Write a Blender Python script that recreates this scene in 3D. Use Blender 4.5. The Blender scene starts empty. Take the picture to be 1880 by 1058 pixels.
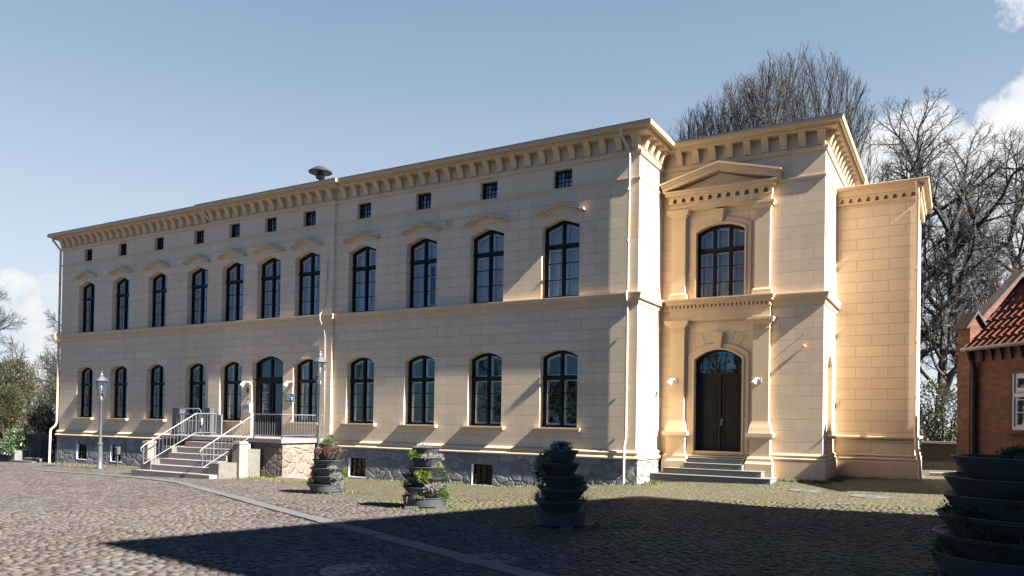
import bpy, math, random
from mathutils import Vector, Matrix, noise
from mathutils.geometry import tessellate_polygon
R = math.radians
random.seed(7)
sc = bpy.context.scene
COL = sc.collection

# ------------------------------------------------------------------ helpers
class MB:
    """collects shapes; build() links them as ONE mesh object"""
    def __init__(s): s.v = []; s.f = []
    def add(s, vs, fs):
        b = len(s.v); s.v.extend([tuple(p) for p in vs]); s.f.extend([tuple(b + i for i in f) for f in fs])
    def poly(s, pts): s.add(pts, [range(len(pts))])
    def box(s, x0, x1, y0, y1, z0, z1, F=None):
        c = [(x0, y0, z0), (x1, y0, z0), (x1, y1, z0), (x0, y1, z0), (x0, y0, z1), (x1, y0, z1), (x1, y1, z1), (x0, y1, z1)]
        if F: c = [F(*p) for p in c]
        s.add(c, [(0, 3, 2, 1), (4, 5, 6, 7), (0, 1, 5, 4), (1, 2, 6, 5), (2, 3, 7, 6), (3, 0, 4, 7)])
    def frust(s, F, ac, z0, h0, p0, z1, h1, p1, back=-.05):
        c = [(ac - h0, z0, back), (ac + h0, z0, back), (ac + h0, z0, p0), (ac - h0, z0, p0),
             (ac - h1, z1, back), (ac + h1, z1, back), (ac + h1, z1, p1), (ac - h1, z1, p1)]
        s.add([F(*p) for p in c], [(0, 3, 2, 1), (4, 5, 6, 7), (0, 1, 5, 4), (1, 2, 6, 5), (2, 3, 7, 6), (3, 0, 4, 7)])
    def prism(s, F, loop, d0, d1):
        n = len(loop)
        s.add([F(a, z, d0) for a, z in loop] + [F(a, z, d1) for a, z in loop],
              [tuple(range(n))[::-1], tuple(range(n, 2 * n))] + [(i, (i + 1) % n, n + (i + 1) % n, n + i) for i in range(n)])
    def plate(s, F, outer, holes, d0, d1=None, rim=True, depth=None):
        """face at depth d0 with holes; reveals back to d1 (holes) and optionally the outer rim"""
        loops = [outer] + holes
        tri = tessellate_polygon([[Vector((a, z, 0)) for a, z in l] for l in loops])
        flat = [F(a, z, d0) for l in loops for a, z in l]
        s.add(flat, tri)
        if d1 is not None:
            for l in (loops if rim else holes):
                n = len(l)
                s.add([F(a, z, d0) for a, z in l] + [F(a, z, d1) for a, z in l],
                      [(i, (i + 1) % n, n + (i + 1) % n, n + i) for i in range(n)])
    def tube(s, pts, rad, n=6, cap=True):
        pts = [Vector(p) for p in pts]
        if not hasattr(rad, '__len__'): rad = [rad] * len(pts)
        m = len(pts); vs = []; prev = None
        for i, p in enumerate(pts):
            t = (pts[min(i + 1, m - 1)] - pts[max(i - 1, 0)])
            t = t.normalized() if t.length > 1e-9 else Vector((0, 0, 1))
            if prev is None:
                u = t.orthogonal().normalized()
            else:
                u = prev - t * prev.dot(t)
                u = u.normalized() if u.length > 1e-6 else t.orthogonal().normalized()
            prev = u; w = t.cross(u)
            for k in range(n):
                a = 2 * math.pi * k / n
                vs.append(p + (u * math.cos(a) + w * math.sin(a)) * rad[i])
        fs = []
        for i in range(m - 1):
            for k in range(n):
                fs.append((i * n + k, i * n + (k + 1) % n, (i + 1) * n + (k + 1) % n, (i + 1) * n + k))
        if cap: fs.append(tuple(range(n))[::-1]); fs.append(tuple(range((m - 1) * n, m * n)))
        s.add(vs, fs)
    def lathe(s, prof, n=24, c=(0, 0, 0), sx=1, sy=1, cap=True):
        vs = []; fs = []
        for r, z in prof:
            for k in range(n):
                a = 2 * math.pi * k / n
                vs.append((c[0] + sx * r * math.cos(a), c[1] + sy * r * math.sin(a), c[2] + z))
        for i in range(len(prof) - 1):
            for k in range(n):
                fs.append((i * n + k, i * n + (k + 1) % n, (i + 1) * n + (k + 1) % n, (i + 1) * n + k))
        if cap:
            fs.append(tuple(range(n))[::-1]); fs.append(tuple(range((len(prof) - 1) * n, len(prof) * n)))
        s.add(vs, fs)
    def sweep(s, path, prof, closed=False):
        """profile [(d,z)] along plan path [(x,y)], outward = left of travel in (s,q); path given in s,q"""
        m = len(path); offs = []
        for i in range(m):
            ns = []
            for j in ((i - 1, i), (i, i + 1)):
                if j[0] < 0 or j[1] >= m: continue
                dx = path[j[1]][0] - path[j[0]][0]; dy = path[j[1]][1] - path[j[0]][1]; L = math.hypot(dx, dy)
                ns.append((-dy / L, dx / L))
            if len(ns) == 2 and abs(ns[0][0] * ns[1][0] + ns[0][1] * ns[1][1]) < .5: o = (ns[0][0] + ns[1][0], ns[0][1] + ns[1][1])
            else: o = ns[0]
            offs.append(o)
        k = len(prof); vs = []; fs = []
        for (x, y), o in zip(path, offs):
            for d, z in prof: vs.append((x + o[0] * d, -(y + o[1] * d), z))
        for i in range(m - 1):
            for j in range(k - 1):
                fs.append((i * k + j, (i + 1) * k + j, (i + 1) * k + j + 1, i * k + j + 1))
        fs.append(tuple(range(k))); fs.append(tuple(range((m - 1) * k, m * k))[::-1])
        s.add(vs, fs)
    def mesh(s, name, mat, smooth=False):
        me = bpy.data.meshes.new(name); me.from_pydata(s.v, [], s.f)
        if mat: me.materials.append(mat)
        if smooth:
            me.polygons.foreach_set('use_smooth', [True] * len(me.polygons))
            if smooth is not True:
                me.set_sharp_from_angle(angle=R(smooth))
        me.update(); return me
    def build(s, name, mat, parent=None, loc=(0, 0, 0), smooth=False, rot=None):
        return link(name, s.mesh(name, mat, smooth), parent, loc, rot)

def link(name, data, parent=None, loc=(0, 0, 0), rot=None):
    o = bpy.data.objects.new(name, data); COL.objects.link(o)
    o.location = loc
    if rot is not None: o.rotation_euler = rot
    if parent: o.parent = parent
    return o
def tag(o, label=None, cat=None, group=None, kind=None):
    if label: o['label'] = label
    if cat: o['category'] = cat
    if group: o['group'] = group
    if kind: o['kind'] = kind
    return o
def thing(name, label, cat, loc=(0, 0, 0), rz=0, group=None):
    o = link(name, None, None, loc, (0, 0, rz)); o.empty_display_size = .2
    return tag(o, label, cat, group)
def copy_tree(o, parent=None):
    c = o.copy(); COL.objects.link(c)
    if parent: c.parent = parent
    for ch in [x for x in o.children]: copy_tree(ch, c)
    return c

def front(q0): return lambda a, z, d: (a, -(q0 + d), z)
def rside(s0): return lambda a, z, d: (s0 + d, a, z)       # a = Y
def lside(s0): return lambda a, z, d: (s0 - d, a, z)
def rect(a0, a1, z0, z1): return [(a0, z0), (a1, z0), (a1, z1), (a0, z1)]

def ground_z(s, q):
    z = .0215 * max(-38, min(s, 14))
    if s < 0:          # the paving dips along the plinth
        e = -.3 * min(1, -s / 4) + .0108 * min(s + 4, 0) - .0215 * max(-38, s)
        z += e * max(0, 1 - max(q, 0) / 4) if s > -28 else 0
    if s > 0 and q < 0: z += .1 * min(1, -q / 1.9) * min(1, s / 1.0)
    return z

# ------------------------------------------------------------------ materials
def new_mat(name):
    m = bpy.data.materials.new(name); m.use_nodes = True
    nt = m.node_tree; b = nt.nodes['Principled BSDF']
    return m, nt, b
class NT:
    def __init__(s, nt): s.nt = nt
    def n(s, t, **k):
        x = s.nt.nodes.new(t)
        ins = k.pop('ins', {})
        for a, v in k.items(): setattr(x, a, v)
        for a, v in ins.items(): s.set(x.inputs[a], v)
        return x
    def set(s, inp, v):
        if isinstance(v, bpy.types.NodeSocket): s.nt.links.new(v, inp)
        else: inp.default_value = v
    def math(s, op, a, b=None, clamp=False):
        x = s.n('ShaderNodeMath', operation=op, use_clamp=clamp); s.set(x.inputs[0], a)
        if b is not None: s.set(x.inputs[1], b)
        return x.outputs[0]
    def mix(s, fac, a, b, blend='MIX'):
        x = s.n('ShaderNodeMix', data_type='RGBA', blend_type=blend)
        s.set(x.inputs[0], fac); s.set(x.inputs[6], a); s.set(x.inputs[7], b); return x.outputs[2]
    def ramp(s, fac, stops, interp='LINEAR'):
        x = s.n('ShaderNodeValToRGB'); x.color_ramp.interpolation = interp; e = x.color_ramp.elements
        while len(e) > len(stops): e.remove(e[-1])
        while len(e) < len(stops): e.new(1)
        for el, (p, c) in zip(e, stops): el.position = p; el.color = c if len(c) == 4 else (*c, 1)
        s.set(x.inputs[0], fac); return x.outputs[0]
    def noise(s, vec, scale, detail=4, rough=.55, out=0):
        x = s.n('ShaderNodeTexNoise'); s.set(x.inputs['Scale'], scale); x.inputs['Detail'].default_value = detail
        x.inputs['Roughness'].default_value = rough
        if vec is not None: s.set(x.inputs['Vector'], vec)
        return x.outputs[out]
    def pos(s): return s.n('ShaderNodeNewGeometry').outputs['Position']
    def scalev(s, v, sx, sy, sz):
        x = s.n('ShaderNodeVectorMath', operation='MULTIPLY'); s.set(x.inputs[0], v); x.inputs[1].default_value = (sx, sy, sz); return x.outputs[0]
    def bump(s, h, strength, dist, normal=None):
        x = s.n('ShaderNodeBump'); s.set(x.inputs['Height'], h); x.inputs['Strength'].default_value = strength; x.inputs['Distance'].default_value = dist
        if normal is not None: s.set(x.inputs['Normal'], normal)
        return x.outputs[0]
def c4(c): return (c[0], c[1], c[2], 1)

def simple(name, col, rough=.7, metal=0., var=.12, vscale=6, bump=0., bscale=60, spec=.5):
    m, nt, b = new_mat(name); k = NT(nt)
    p = k.n('ShaderNodeTexCoord').outputs['Object']
    n = k.noise(p, vscale, 5)
    f = k.math('MULTIPLY_ADD', n, 2 * var); nt.nodes[-1].inputs[2].default_value = 1 - var
    x = k.n('ShaderNodeVectorMath', operation='SCALE'); x.inputs[0].default_value = col; k.set(x.inputs['Scale'], f)
    k.set(b.inputs['Base Color'], x.outputs[0])
    b.inputs['Roughness'].default_value = rough; b.inputs['Metallic'].default_value = metal
    b.inputs['Specular IOR Level'].default_value = spec
    if bump: k.set(b.inputs['Normal'], k.bump(k.noise(p, bscale, 4), bump, .01))
    return m

CREAM = (.52, .408, .282)
def paint(name, grooves, base=CREAM):
    m, nt, b = new_mat(name); k = NT(nt)
    g = k.n('ShaderNodeNewGeometry'); p = g.outputs['Position']
    sep = k.n('ShaderNodeSeparateXYZ', ins={0: p}); sn = k.n('ShaderNodeSeparateXYZ', ins={0: g.outputs['True Normal']})
    side = k.math('GREATER_THAN', k.math('ABSOLUTE', sn.outputs[0]), .6)
    a = k.n('ShaderNodeMix', data_type='FLOAT', ins={0: side, 2: sep.outputs[0], 3: sep.outputs[1]}).outputs[0]
    big = k.noise(p, .35, 5, .6); fine = k.noise(p, 7, 5, .6)
    streak = k.noise(k.scalev(p, 3.5, 3.5, .25), 1, 4, .6)
    v = k.math('ADD', k.math('MULTIPLY', big, .24), k.math('ADD', k.math('MULTIPLY', fine, .12), k.math('MULTIPLY', streak, .22)))
    v = k.math('ADD', v, .71)
    # rain streaks and patches
    x = k.n('ShaderNodeVectorMath', operation='SCALE'); x.inputs[0].default_value = base; k.set(x.inputs['Scale'], v)
    col = x.outputs[0]
    stain = k.math('GREATER_THAN', k.noise(k.scalev(p, 2.2, 2.2, 1.1), 1, 6, .7), .62)
    col = k.mix(k.math('MULTIPLY', stain, .12), col, (.40, .34, .27, 1))
    hgt = k.math('MULTIPLY', k.noise(p, 90, 3), .12)
    if grooves:
        cv = k.n('ShaderNodeCombineXYZ', ins={0: a, 1: k.math('ADD', sep.outputs[2], -.895 + .305 * 40)})
        br = k.n('ShaderNodeTexBrick'); br.offset = .5
        for nm, vv in (('Scale', 1.), ('Mortar Size', .009), ('Mortar Smooth', .3), ('Brick Width', .83), ('Row Height', .305), ('Bias', 0)): br.inputs[nm].default_value = vv
        br.inputs['Color1'].default_value = (.94, .94, .94, 1); br.inputs['Color2'].default_value = (1.04, 1.03, 1.02, 1); br.inputs['Mortar'].default_value = (1, 1, 1, 1)
        k.set(br.inputs['Vector'], cv.outputs[0])
        zone = k.math('LESS_THAN', sep.outputs[2], 8.3)
        fac = k.math('MULTIPLY', br.outputs['Fac'], zone)
        col = k.mix(zone, col, k.mix(1, col, br.outputs['Color'], 'MULTIPLY'))
        col = k.mix(k.math('MULTIPLY', fac, .50), col, (.22, .17, .12, 1))
        hgt = k.math('SUBTRACT', hgt, k.math('MULTIPLY', fac, .8))
    k.set(b.inputs['Base Color'], col); b.inputs['Roughness'].default_value = .85; b.inputs['Specular IOR Level'].default_value = .25
    k.set(b.inputs['Normal'], k.bump(hgt, .6, .012))
    return m

def fieldstone(name, cols, mortar, scale=2.2):
    m, nt, b = new_mat(name); k = NT(nt)
    p = k.pos(); w = k.n('ShaderNodeVectorMath', operation='ADD')
    k.set(w.inputs[0], k.scalev(p, 1, 1, 1.25)); k.set(w.inputs[1], k.scalev(k.noise(p, 2.5, 3, out=1), .25, .25, .25)); wv = w.outputs[0]
    e = k.n('ShaderNodeTexVoronoi', feature='DISTANCE_TO_EDGE', ins={'Vector': wv, 'Scale': scale}).outputs['Distance']
    c = k.n('ShaderNodeTexVoronoi', ins={'Vector': wv, 'Scale': scale}).outputs['Color']
    cs = k.n('ShaderNodeSeparateColor', ins={0: c}).outputs[0]
    col = k.ramp(cs, [(i / (len(cols) - 1), q) for i, q in enumerate(cols)])
    sp = k.noise(p, 40, 6, .7); col = k.mix(.75, col, k.ramp(sp, [(.3, (.35, .35, .36)), (.7, (1.5, 1.48, 1.45))]), 'MULTIPLY')
    ms = k.ramp(k.math('ADD', e, k.math('MULTIPLY', k.noise(p, 14, 4), .03)), [(.035, (1, 1, 1)), (.06, (0, 0, 0))])
    col = k.mix(ms, col, c4(mortar))
    k.set(b.inputs['Base Color'], col); b.inputs['Roughness'].default_value = .8
    h = k.math('ADD', k.math('MINIMUM', e, .16), k.math('MULTIPLY', sp, .06)); h = k.math('ADD', h, k.math('MULTIPLY', k.noise(p, 9, 4), .1))
    k.set(b.inputs['Normal'], k.bump(h, 1.0, .22))
    return m

COBX, COBY, COBR = 7.49, -19.55, 16.5
def cobble_mat(stones=False):
    m, nt, b = new_mat('cobblestone' if stones else 'cobbles'); k = NT(nt)
    p = k.pos(); sep = k.n('ShaderNodeSeparateXYZ', ins={0: p}); X, Y = sep.outputs[0], sep.outputs[1]
    wob = k.n('ShaderNodeVectorMath', operation='ADD'); k.set(wob.inputs[0], k.scalev(p, 1.0, 1.0, 0)); k.set(wob.inputs[1], k.scalev(k.noise(p, 3, 2, out=1), .05, .05, 0)); v = wob.outputs[0]
    e = k.n('ShaderNodeTexVoronoi', feature='DISTANCE_TO_EDGE', ins={'Vector': v, 'Scale': 7.6, 'Randomness': .85}).outputs['Distance']
    vc = k.n('ShaderNodeTexVoronoi', ins={'Vector': v, 'Scale': 7.6, 'Randomness': .85})
    cs = k.n('ShaderNodeSeparateColor', ins={0: vc.outputs['Color']})
    if stones:
        ri = k.n('ShaderNodeNewGeometry').outputs['Random Per Island']
        cs = k.n('ShaderNodeCombineXYZ', ins={0: ri, 1: k.math('FRACT', k.math('MULTIPLY', ri, 13.7))}); cs = k.n('ShaderNodeSeparateXYZ', ins={0: cs.outputs[0]})
    pink = k.ramp(cs.outputs[0], [(0, (.062, .040, .036)), (.25, (.105, .070, .061)), (.45, (.092, .078, .074)), (.62, (.13, .095, .083)), (.8, (.11, .107, .107)), (1, (.15, .12, .105))])
    tan = k.ramp(cs.outputs[0], [(0, (.05, .04, .033)), (.35, (.08, .066, .052)), (.7, (.098, .085, .069)), (1, (.12, .107, .091))])
    # zone masks: the walked square is pink and grey, the strip along the house is tan and mossy
    q = k.math('MULTIPLY', Y, -1)
    edge = k.math('ADD', k.math('MULTIPLY_ADD', X, .52), k.math('MULTIPLY', k.math('SUBTRACT', k.noise(p, .5, 4), .5), 3.0)); nt.nodes
    for n in nt.nodes:
        if n.type == 'MATH' and n.operation == 'MULTIPLY_ADD': n.inputs[2].default_value = 9.2
    side = k.math('SUBTRACT', edge, q)                       # >0 near the house
    zone = k.ramp(side, [(.0, (0, 0, 0)), (1, (1, 1, 1))])
    col = k.mix(zone, pink, tan)
    if not stones: col = k.mix(1, col, (1.35, 1.35, 1.35, 1), 'MULTIPLY')
    grain = k.noise(p, 55, 5, .7)
    col = k.mix(.6, col, k.ramp(grain, [(.3, (.55, .55, .56)), (.7, (1.35, 1.35, 1.33))]), 'MULTIPLY')
    patch = k.noise(p, .45, 5, .6)
    col = k.mix(.55, col, k.ramp(patch, [(.3, (.72, .7, .7)), (.7, (1.22, 1.2, 1.18))]), 'MULTIPLY')
    mossn = k.noise(p, 1.3, 5, .65)
    moss = k.math('MULTIPLY', zone, k.ramp(mossn, [(.33, (0, 0, 0)), (.56, (1, 1, 1))]))
    gap = k.ramp(k.math('ADD', e, k.math('MULTIPLY', k.math('SUBTRACT', k.noise(p, 30, 3), .5), .03)), [(.03, (1, 1, 1)), (.095, (0, 0, 0))])
    joint = k.mix(moss, (.052, .043, .036, 1), (.088, .078, .028, 1))
    wide = k.ramp(e, [(.05, (1, 1, 1)), (.3, (0, 0, 0))])
    col = k.mix(k.math('MULTIPLY', moss, k.math('MULTIPLY', wide, .75)), col, (.115, .098, .026, 1))
    if stones:
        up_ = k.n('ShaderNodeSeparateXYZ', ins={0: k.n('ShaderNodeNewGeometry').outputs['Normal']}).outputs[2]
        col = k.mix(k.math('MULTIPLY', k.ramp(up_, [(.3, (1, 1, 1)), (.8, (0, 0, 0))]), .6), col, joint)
    else:
        dc = k.n('ShaderNodeVectorMath', operation='DISTANCE'); k.set(dc.inputs[0], k.scalev(p, 1, 1, 0)); dc.inputs[1].default_value = (COBX, COBY, 0)
        bed = k.math('LESS_THAN', dc.outputs['Value'], COBR - .1)
        gap = k.math('MAXIMUM', gap, bed)
        col = k.mix(gap, col, joint)
    k.set(b.inputs['Base Color'], col)
    k.set(b.inputs['Roughness'], k.math('ADD', k.math('MULTIPLY', grain, .3), .58))
    b.inputs['Specular IOR Level'].default_value = .25
    col = k.mix(1, col, (.485, .51, .50, 1), 'MULTIPLY'); k.set(b.inputs['Base Color'], col)
    h = k.math('ADD', k.math('POWER', k.math('MINIMUM', k.math('MULTIPLY', e, 2.6), 1), .6), k.math('MULTIPLY', cs.outputs[1], .35))
    h = k.math('ADD', h, k.math('MULTIPLY', grain, .12))
    k.set(b.inputs['Normal'], k.bump(k.math('ADD', grain, k.noise(p, 18, 4)), .5, .012) if stones else k.bump(h, .85, .03))
    return m

def brick_mat():
    m, nt, b = new_mat('red_brick'); k = NT(nt)
    tc = k.n('ShaderNodeTexCoord').outputs['Object']; g = k.n('ShaderNodeNewGeometry')
    ob = k.n('ShaderNodeVectorTransform', vector_type='NORMAL', convert_from='WORLD', convert_to='OBJECT'); k.set(ob.inputs[0], g.outputs['True Normal'])
    sep = k.n('ShaderNodeSeparateXYZ', ins={0: tc}); sn = k.n('ShaderNodeSeparateXYZ', ins={0: ob.outputs[0]})
    side = k.math('GREATER_THAN', k.math('ABSOLUTE', sn.outputs[0]), .6)
    a = k.n('ShaderNodeMix', data_type='FLOAT', ins={0: side, 2: sep.outputs[0], 3: sep.outputs[1]}).outputs[0]
    cv = k.n('ShaderNodeCombineXYZ', ins={0: a, 1: sep.outputs[2]})
    br = k.n('ShaderNodeTexBrick'); br.offset = .5
    for nm, vv in (('Scale', 1.), ('Mortar Size', .006), ('Mortar Smooth', .3), ('Brick Width', .235), ('Row Height', .078), ('Bias', -.1)): br.inputs[nm].default_value = vv
    br.inputs['Color1'].default_value = (.130, .034, .013, 1); br.inputs['Color2'].default_value = (.066, .018, .009, 1); br.inputs['Mortar'].default_value = (.075, .056, .042, 1)
    k.set(br.inputs['Vector'], cv.outputs[0])
    col = k.mix(.7, br.outputs['Color'], k.ramp(k.noise(tc, 3.5, 5, .65), [(.3, (.45, .42, .42)), (.7, (1.45, 1.4, 1.3))]), 'MULTIPLY')
    k.set(b.inputs['Base Color'], col); b.inputs['Roughness'].default_value = .85
    h = k.math('SUBTRACT', k.math('MULTIPLY', k.noise(tc, 50, 4), .4), br.outputs['Fac'])
    k.set(b.inputs['Normal'], k.bump(h, .6, .012))
    return m

def leaf_mat(name, c1, c2, rough=.55, trans=.25):
    m, nt, b = new_mat(name); k = NT(nt)
    g = k.n('ShaderNodeNewGeometry')
    col = k.mix(k.math('FRACT', k.math('MULTIPLY', g.outputs['Random Per Island'], 7.3)), c4(c1), c4(c2))
    k.set(b.inputs['Base Color'], col); b.inputs['Roughness'].default_value = rough
    t = k.n('ShaderNodeBsdfTranslucent'); k.set(t.inputs[0], col)
    mx = k.n('ShaderNodeMixShader', ins={0: trans}); k.set(mx.inputs[1], b.outputs[0]); k.set(mx.inputs[2], t.outputs[0])
    k.set(nt.nodes['Material Output'].inputs[0], mx.outputs[0])
    return m

def glass_mat(name, tint=(.84, .85, .85), refl=1.0):
    m, nt, b = new_mat(name); k = NT(nt)
    nt.nodes.remove(b)
    g = k.n('ShaderNodeBsdfGlossy'); g.inputs['Roughness'].default_value = .01; g.inputs['Color'].default_value = (.92, .92, .90, 1)
    p = k.pos(); k.set(g.inputs['Normal'], k.bump(k.noise(p, 1.6, 2), .12, .02))
    t = k.n('ShaderNodeBsdfTransparent'); t.inputs[0].default_value = c4(tint)
    fr = k.n('ShaderNodeFresnel', ins={'IOR': 1.6})
    f = k.math('MULTIPLY_ADD', fr.outputs[0], 0.6 * refl); nt.nodes[-1].inputs[2].default_value = .03; nt.nodes[-1].use_clamp = True
    mx = k.n('ShaderNodeMixShader', ins={0: f}); k.set(mx.inputs[1], t.outputs[0]); k.set(mx.inputs[2], g.outputs[0])
    k.set(nt.nodes['Material Output'].inputs[0], mx.outputs[0])
    return m

M = {}
M['wall'] = paint('cream_render', True)
M['trim'] = paint('cream_stucco', False, (.455, .345, .220))
M['granite'] = fieldstone('granite_fieldstone', [(.085, .09, .088), (.18, .175, .168), (.125, .13, .128), (.24, .23, .22)], (.12, .12, .118), 2.6)
M['pinkstone'] = fieldstone('pink_fieldstone', [(.085, .072, .06), (.13, .085, .065), (.105, .085, .065), (.15, .11, .088), (.09, .085, .078)], (.13, .115, .10), 3.1)
M['cobble'] = cobble_mat()
M['sett'] = cobble_mat(True)
M['brick'] = brick_mat()
M['kerb'] = simple('granite_kerb', (.056, .056, .056), .75, var=.35, vscale=12, bump=.4)
M['step'] = simple('granite_step', (.15, .127, .118), .75, var=.3, vscale=25, bump=.3)
M['cheek'] = simple('worn_sandstone', (.078, .072, .062), .85, var=.4, vscale=7, bump=.5)
M['pinkgranite'] = simple('pink_granite', (.17, .125, .10), .75, var=.3, vscale=18, bump=.4)
M['darkstep'] = simple('weathered_step', (.10, .10, .092), .8, var=.35, vscale=9, bump=.4)
M['frame'] = simple('dark_window_paint', (.007, .007, .0075), .5, var=.3, spec=.18)
M['brownframe'] = simple('brown_window_paint', (.012, .007, .006), .5, var=.3, spec=.18)
M['sash'] = simple('white_sash_paint', (.80, .80, .78), .5, var=.08)
M['curtain'] = simple('net_curtain', (.60, .60, .60), .9, var=.12, vscale=3)
M['room'] = simple('dim_room', (.10, .095, .09), .9)
M['glass'] = glass_mat('window_glass')
M['fanlight'] = glass_mat('fanlight_glass', (.6, .66, .7), 2.6); M['cellarglass'] = glass_mat('cellar_glass', (.35, .36, .36), .05)
M['lampglass'] = glass_mat('lamp_glass', (.9, .93, .95), .8)
M['roof'] = simple('roof_felt', (.05, .05, .05), .8)
M['gutter'] = simple('gutter_paint', (.36, .275, .175), .5, var=.15, vscale=3)
M['pipe'] = simple('pipe_paint', (.40, .32, .24), .5, var=.1)
M['zinc'] = simple('weathered_zinc', (.16, .16, .16), .5, .3)
M['steel'] = simple('galvanised_steel', (.095, .10, .105), .5, .35, var=.12, vscale=14)
M['lamp'] = simple('grey_lamp_paint', (.062, .067, .070), .42, .3, var=.12)
M['white'] = simple('white_enamel', (.28, .29, .30), .4, var=.05)
M['darkmetal'] = simple('dark_metal', (.03, .032, .035), .5, .3)
M['siren'] = simple('siren_paint', (.022, .026, .028), .5, .2, var=.2)
M['tub'] = simple('dark_grey_plastic', (.034, .038, .040), .55, var=.22, vscale=5)
M['soil'] = simple('soil', (.045, .032, .022), .95, var=.3, vscale=30)
M['bark'] = simple('bark', (.018, .016, .014), .9, var=.4, vscale=5, bump=.6, bscale=25)
M['twig'] = simple('twig_bark', (.013, .011, .010), .85, var=.3, vscale=2)
M['white_mortar'] = simple('lime_mortar', (.42, .40, .385), .9, var=.1)
M['timber'] = simple('old_timber', (.035, .025, .02), .8)
M['orange'] = simple('orange_plastic', (.70, .22, .03), .4)
M['blue_sign'] = simple('blue_plate', (.05, .13, .18), .35, var=.05)
M['iron'] = simple('cast_iron', (.11, .10, .095), .6, .4, var=.3, vscale=20, bump=.4)
M['ivory_cable'] = simple('ivory_cable', (.35, .31, .27), .5)

# ------------------------------------------------------------------ ground
mb = MB()
def axis(lo, hi, a, b, st):
    r = [lo, -250, -140, -90, -60]; x = a
    while x <= b: r.append(x); x += st
    return [t for t in r if t < a] + [t for t in r if t >= a] + [t for t in (40, 60, 90, 140, 250) if t > b] + [hi]
xs = axis(-500, 500, -44, 22, 1.0); qs = axis(-500, 500, -30, 24, 1.0)
for q in qs:
    for s in xs: mb.v.append((s, -q, ground_z(s, q)))
nx = len(xs)
for j in range(len(qs) - 1):
    for i in range(nx - 1): mb.f.append((j * nx + i, j * nx + i + 1, (j + 1) * nx + i + 1, (j + 1) * nx + i))
tag(mb.build('cobbled_square', M['cobble'], smooth=True), 'cobbled square of small pink, grey and tan setts', kind='structure')

# the setts themselves, laid in wavering rows over the nearer part of the square
random.seed(77)
KL = [(-22, 3.9), (-17, 4.35), (-13.5, 5.0), (-11.6, 5.5), (-5.2, 8.5), (-2.2, 9.9), (3.0, 12.3), (6.5, 13.9), (12, 16.4)]
def kerb_gap(s_, q_):
    for (x0, y0), (x1, y1) in zip(KL, KL[1:]):
        if x0 <= s_ <= x1:
            return abs(q_ - (y0 + (y1 - y0) * (s_ - x0) / (x1 - x0))) * math.cos(math.atan2(y1 - y0, x1 - x0))
    return 9
mb = MB(); ph = R(24); cp, sp = math.cos(ph), math.sin(ph)
v_ = -19.0
while v_ < 19:
    hv = random.uniform(.092, .122); u_ = -20.0 + random.uniform(0, .2)
    while u_ < 20:
        hu = random.uniform(.095, .165); uc, vc_ = u_ + hu / 2, v_ + hv / 2; u_ += hu
        n1 = noise.noise(Vector((uc * .35, vc_ * .35, 0))) * .35; n2 = noise.noise(Vector((uc * .35, vc_ * .35, 9))) * .35
        wx, wy = uc * cp - vc_ * sp + n1 + COBX, uc * sp + vc_ * cp + n2 + COBY
        dx, dy = wx - COBX, wy - COBY
        if dx * dx + dy * dy > COBR * COBR or dx * dx + dy * dy < 9: continue
        if dy < .35 * abs(dx) - 1.2 or (dx > 0 and dy * .22 + 1.2 < dx): continue
        if wy > -.12 and wx < 0.1 or wy > 1.0: continue
        if kerb_gap(wx, -wy) < .21: continue
        g_ = random.uniform(.007, .013); gz = ground_z(wx, -wy); top = random.uniform(.006, .019); tx, ty = random.uniform(-.05, .05), random.uniform(-.05, .05)
        base = []
        for a_, b_ in ((-1, -1), (0, -1.06), (1, -1), (1.05, 0), (1, 1), (0, 1.06), (-1, 1), (-1.05, 0)):
            k_ = 1 if abs(a_) + abs(b_) < 1.5 else .90
            lu = a_ * (hu / 2 - g_) * k_ * random.uniform(.92, 1.05); lv = b_ * (hv / 2 - g_) * k_ * random.uniform(.90, 1.05); base.append((lu * cp - lv * sp, lu * sp + lv * cp))
        vs = [(wx + a_ * kk, wy + b_ * kk, gz + zz_ + (a_ * tx + b_ * ty if zz_ > 0 else 0)) for kk, zz_ in ((1.0, -.02), (.97, top * .55), (.74, top)) for a_, b_ in base] + [(wx, wy, gz + top * 1.12)]
        mb.add(vs, [(r0 + i, r0 + (i + 1) % 8, r0 + 8 + (i + 1) % 8, r0 + 8 + i) for r0 in (0, 8) for i in range(8)] + [(16 + i, 16 + (i + 1) % 8, 24) for i in range(8)])
    v_ += hv
tag(mb.build('cobblestones', M['sett'], smooth=True), 'small rounded granite setts paving the nearer square', kind='stuff')

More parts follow.
